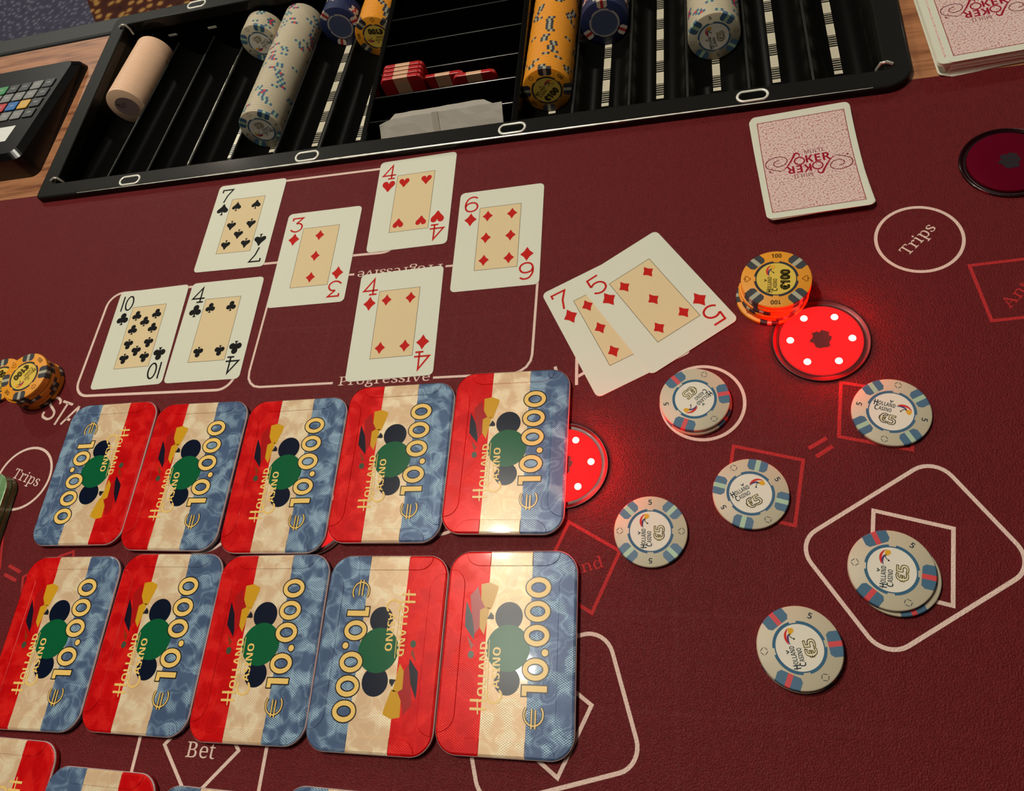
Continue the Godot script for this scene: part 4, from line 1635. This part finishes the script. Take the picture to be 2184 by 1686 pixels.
func plaques() -> void:
	pearl_maps()
	plaque("striped 10.000 plaque turned about, leftmost of the upper row", -0.4164, -0.1503, -88.4, 0)
	plaque("striped 10.000 plaque second from left in the upper row, beside the turned one", -0.3422, -0.1481, 90.5, 1)
	plaque("striped 10.000 plaque in the middle of the upper row", -0.2667, -0.1478, 91.2, 2)
	plaque("striped 10.000 plaque in the upper row directly below the four of diamonds", -0.1927, -0.1554, 91.1, 3)
	plaque("striped 10.000 plaque ending the upper row, over a glowing red light", -0.1191, -0.1615, 90.4, 4)
	plaque("striped 10.000 plaque cut off at the left end of the lower row", -0.4056, -0.0380, 92.0, 5)
	plaque("striped 10.000 plaque second from left in the lower row", -0.3307, -0.0413, 91.1, 6)
	plaque("striped 10.000 plaque in the middle of the lower row, above the printed word Bet", -0.2569, -0.0420, 92.0, 7)
	plaque("striped 10.000 plaque turned about in the lower row, left of the lamp reflection", -0.1828, -0.0430, -88.7, 8)
	plaque("striped 10.000 plaque with a bright lamp reflection, right end of the lower row", -0.1086, -0.0472, 91.4, 9)
	plaque("striped plaque at the bottom left corner, its red stripe to the right", -0.4112, 0.0715, -89.5, 10)
	plaque("striped plaque cut off by the bottom edge, second from the left corner", -0.3386, 0.0822, -89.3, 11)
	plaque("striped plaque barely showing at the bottom edge, below the printed word Bet", -0.2620, 0.0855, -89.5, 12)
	plaque("striped plaque barely showing at the bottom edge, under the turned lower-row plaque", -0.1868, 0.0790, -89.5, 13)
	for k in 2:
		var t := thing("casino_plaque", ["pale green pearl plaque beneath another at the left edge", "pale green pearl plaque on top at the left edge, beside the printed word Trips"][k], "plaque", Vector3(-0.5172 - 0.0004 * k, 0.0001 + 0.0046 * k, -0.0935), "green plaques at the left edge")
		t.rotation.y = deg_to_rad(94.0)
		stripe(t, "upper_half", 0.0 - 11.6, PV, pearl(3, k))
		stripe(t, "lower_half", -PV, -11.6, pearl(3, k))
		var g := Geo.new()
		var ring := rrect(PU + 0.15, PV + 0.15, PR, 10)
		for r in [[0.0, 2.9, 0.0, 3.5], [0.0, 3.5, 0.55, PH - 0.12]]:
			ring_wall(g, Geo.inset(ring, r[0]), r[1], Geo.inset(ring, r[2]), r[3], 1.0)
		part(t, "edge_band", g, mat("green_edge", s8(150, 140, 90), 0.2, 0.0, 1.0))


# ---------------------------------------------------------------- things kept in the tray's middle bay
func jeton(label: String, x: float, z: float, top: float, lean: float) -> void:
	var t := thing("small_jeton", label, "jeton", Vector3(x, top - 0.043, z), "red jetons in the tray")
	t.rotation.x = PI / 2 - deg_to_rad(lean)
	for k in 3:
		var o := rrect(18.5, 21.5, 5.0, 6)
		var cut := pts([-19 + 12.5 * k if k > 0 else -30.0, -30, -6.5 + 13.0 * k if k < 2 else 30.0, -30, -6.5 + 13.0 * k if k < 2 else 30.0, 30, -19 + 12.5 * k if k > 0 else -30.0, 30])
		if k == 1:
			cut = pts([-6.5, -30, 6.5, -30, 6.5, 30, -6.5, 30])
		elif k == 2:
			cut = pts([6.5, -30, 30, -30, 30, 30, 6.5, 30])
		for q in Geometry2D.intersect_polygons(o, cut):
			for i in q.size():
				q[i].y += 21.5
			var g := Geo.new()
			g.prism(q, -1.7, 1.7, 0.5)
			part(t, "cream_band" if k == 1 else "red_band", g, mat("jeton_cream", s8(226, 176, 138), 0.35, 0.0, 0.5) if k == 1 else mat("jeton_red", s8(188, 30, 32), 0.35, 0.0, 0.5))


func tray_goods() -> void:
	for k in 4:
		jeton("red jeton with cream band standing in the middle bay, %s" % ["rearmost of four", "third from the front of four", "second from the front of four", "foremost of four"][k], -0.2385, -0.5062 + 0.0047 * k, 0.0105, 0.0)
	jeton("low red jeton in the middle bay, between the four and the rightmost", -0.2045, -0.4965, 0.0030, 0.0)
	jeton("rightmost red jeton in the tray's middle bay, in front of its neighbour", -0.1765, -0.4915, 0.0036, 0.0)
	# creased paper packet lying in the front slot
	var t := thing("paper_packet", "crumpled pale grey paper packet lying in the front slot of the tray", "packet", Vector3(-0.202, 0.0, -0.448))
	var rng := RandomNumberGenerator.new()
	rng.seed = 12
	var nx := 14
	var nz := 6
	var top := []
	for i in nx + 1:
		var row := []
		for j in nz + 1:
			var x := lerpf(-0.054, 0.052, float(i) / nx)
			var s := float(j) / nz
			var y := lerpf(0.0046, -0.0155, s)
			var z := lerpf(-0.0105 - 0.003 * float(i) / nx, 0.0145, s)
			if j == 0:
				y -= 0.0022
			if j == 0 and (i < 2 or i > nx - 2):
				z += 0.0055
				y -= 0.002
			if i == 0 and j < 4:
				y -= 0.004
			if i == 1:
				y -= 0.0012 * (1.0 - s)
			y += rng.randf_range(-0.00035, 0.00035)
			row.append(Vector3(x, y, z))
		top.append(row)
	var g := Geo.new()
	for i in nx:
		for j in nz:
			g.tri(top[i][j], top[i + 1][j], top[i + 1][j + 1], Vector3.UP)
			g.tri(top[i][j], top[i + 1][j + 1], top[i][j + 1], Vector3.UP)
	var down := func(j: int) -> Vector3: return Vector3(0, -0.0022 - 0.012 * maxf(0.0, (float(j) / nz - 0.35) / 0.65), 0)
	for i in nx:
		g.quad(top[i][0], top[i + 1][0], top[i + 1][0] + down.call(0), top[i][0] + down.call(0), Vector3(0, 0, -1))
		g.quad(top[i][nz], top[i + 1][nz], top[i + 1][nz] + down.call(nz), top[i][nz] + down.call(nz), Vector3(0, 0, 1))
		for j in nz:
			g.quad(top[i][j] + down.call(j), top[i + 1][j] + down.call(j), top[i + 1][j + 1] + down.call(j + 1), top[i][j + 1] + down.call(j + 1), Vector3.DOWN)
	for j in nz:
		g.quad(top[0][j], top[0][j + 1], top[0][j + 1] + down.call(j + 1), top[0][j] + down.call(j), Vector3(-1, 0, 0))
		g.quad(top[nx][j], top[nx][j + 1], top[nx][j + 1] + down.call(j + 1), top[nx][j] + down.call(j), Vector3(1, 0, 0))
	var pm := mat("packet_paper", s8(172, 164, 152), 0.7)
	part(t, "wrapping", g, pm)
	g = Geo.new()
	var a: Vector3 = (top[6][1] + top[7][1]) / 2
	var b: Vector3 = (top[6][nz] + top[7][nz]) / 2
	var up := Vector3(0, 0.0006, 0)
	g.quad(a + up + Vector3(-0.0022, 0, 0), a + up + Vector3(0.003, 0, 0), b + up + Vector3(0.005, 0, 0), b + up + Vector3(-0.001, 0, 0), Vector3.UP)
	part(t, "folded_seam", g, mat("packet_seam", s8(158, 148, 134), 0.7))


# ---------------------------------------------------------------- dealer's keypad
func terminal() -> void:
	var t := thing("dealer_keypad", "black dealer's keypad terminal with grey and coloured keys on the wooden panel", "keypad", Vector3(-0.68, 0.0001, -0.523))
	var g := Geo.new()
	# wedge body: low at the dealer's side, higher towards the players
	var lo := PackedVector2Array()
	for p in rrect(77, 75, 9, 6):
		lo.append(p)
	var hi := PackedVector2Array()
	for p in rrect(70, 68, 9, 6):
		hi.append(p)
	var yt := func(p: Vector2) -> float:
		return 18.5 - 0.1 * (p.y)
	for i in lo.size():
		var j := (i + 1) % lo.size()
		var e := lo[j] - lo[i]
		var out := Vector3(e.y, 0.2, e.x)
		var ai := Geo.p3(lo[i], 0)
		var aj := Geo.p3(lo[j], 0)
		var mi := Geo.p3(lo[i].lerp(hi[i], 0.25), yt.call(lo[i]) - 5.0)
		var mj := Geo.p3(lo[j].lerp(hi[j], 0.25), yt.call(lo[j]) - 5.0)
		var ti := Geo.p3(hi[i], yt.call(hi[i]))
		var tj := Geo.p3(hi[j], yt.call(hi[j]))
		g.quad(ai, aj, mj, mi, out)
		g.quad(mi, mj, tj, ti, out + Vector3(0, 20, 0))
	var idx := Geometry2D.triangulate_polygon(hi)
	for i in range(0, idx.size(), 3):
		g.tri(Geo.p3(hi[idx[i]], yt.call(hi[idx[i]])), Geo.p3(hi[idx[i + 1]], yt.call(hi[idx[i + 1]])), Geo.p3(hi[idx[i + 2]], yt.call(hi[idx[i + 2]])), Vector3.UP)
	part(t, "housing", g, mat("keypad_plastic", s8(11, 11, 12), 0.3))
	var tilt := Basis(Vector3.RIGHT, -atan(0.1))
	var cols := [0.0, -0.0148, -0.0296, -0.0444, -0.0592]
	for r in 4:
		for c in cols.size():
			g = Geo.new()
			var o := rrect(6.3, 6.3, 1.7, 4)
			g.prism(o, 0.0, 1.0, 0.4)
			var m := mat("key_grey", s8(128, 128, 126), 0.5)
			if c == 0:
				m = mat("key_dark", s8(62, 64, 66), 0.5)
			elif r == 0 and c < 3 and c > 1 or r == 0 and c == 3:
				m = mat("key_dark", s8(62, 64, 66), 0.5)
			if r == 0 and c == 4:
				m = mat("key_green", s8(60, 140, 84), 0.5)
			if r == 2 and c == 1:
				m = mat("key_yellow", s8(216, 168, 70), 0.5)
			if r == 2 and c == 2:
				m = mat("key_blue", s8(34, 104, 170), 0.5)
			if r == 2 and c == 3:
				m = mat("key_red", s8(188, 50, 54), 0.5)
			var k := part(t, "key", g, m)
			var z: float = [-0.5565, -0.5420, -0.5270, -0.5115][r] + 0.523
			k.transform = Transform3D(tilt, Vector3(-0.6225 + cols[c] + 0.68, 0.0187 + 0.1 * z, z))
			var mk := Geo.new()
			mk.color = c8(196, 196, 190)
			mk.band(pts([-2.4, 0.2, 2.2, 0.8]), 0.9, 1.03)
			part(k, "legend", mk, mats["print"])
	g = Geo.new()
	g.prism(pts([-8, -11, 10, -11, 10.5, 11, -10, 11]), 0.0, 0.15)
	var lab := part(t, "paper_label", g, mat("label_paper", s8(226, 226, 220), 0.6))
	lab.transform = Transform3D(tilt, Vector3(-0.6395 + 0.68, 0.0187 + 0.1 * 0.039, -0.484 + 0.523))
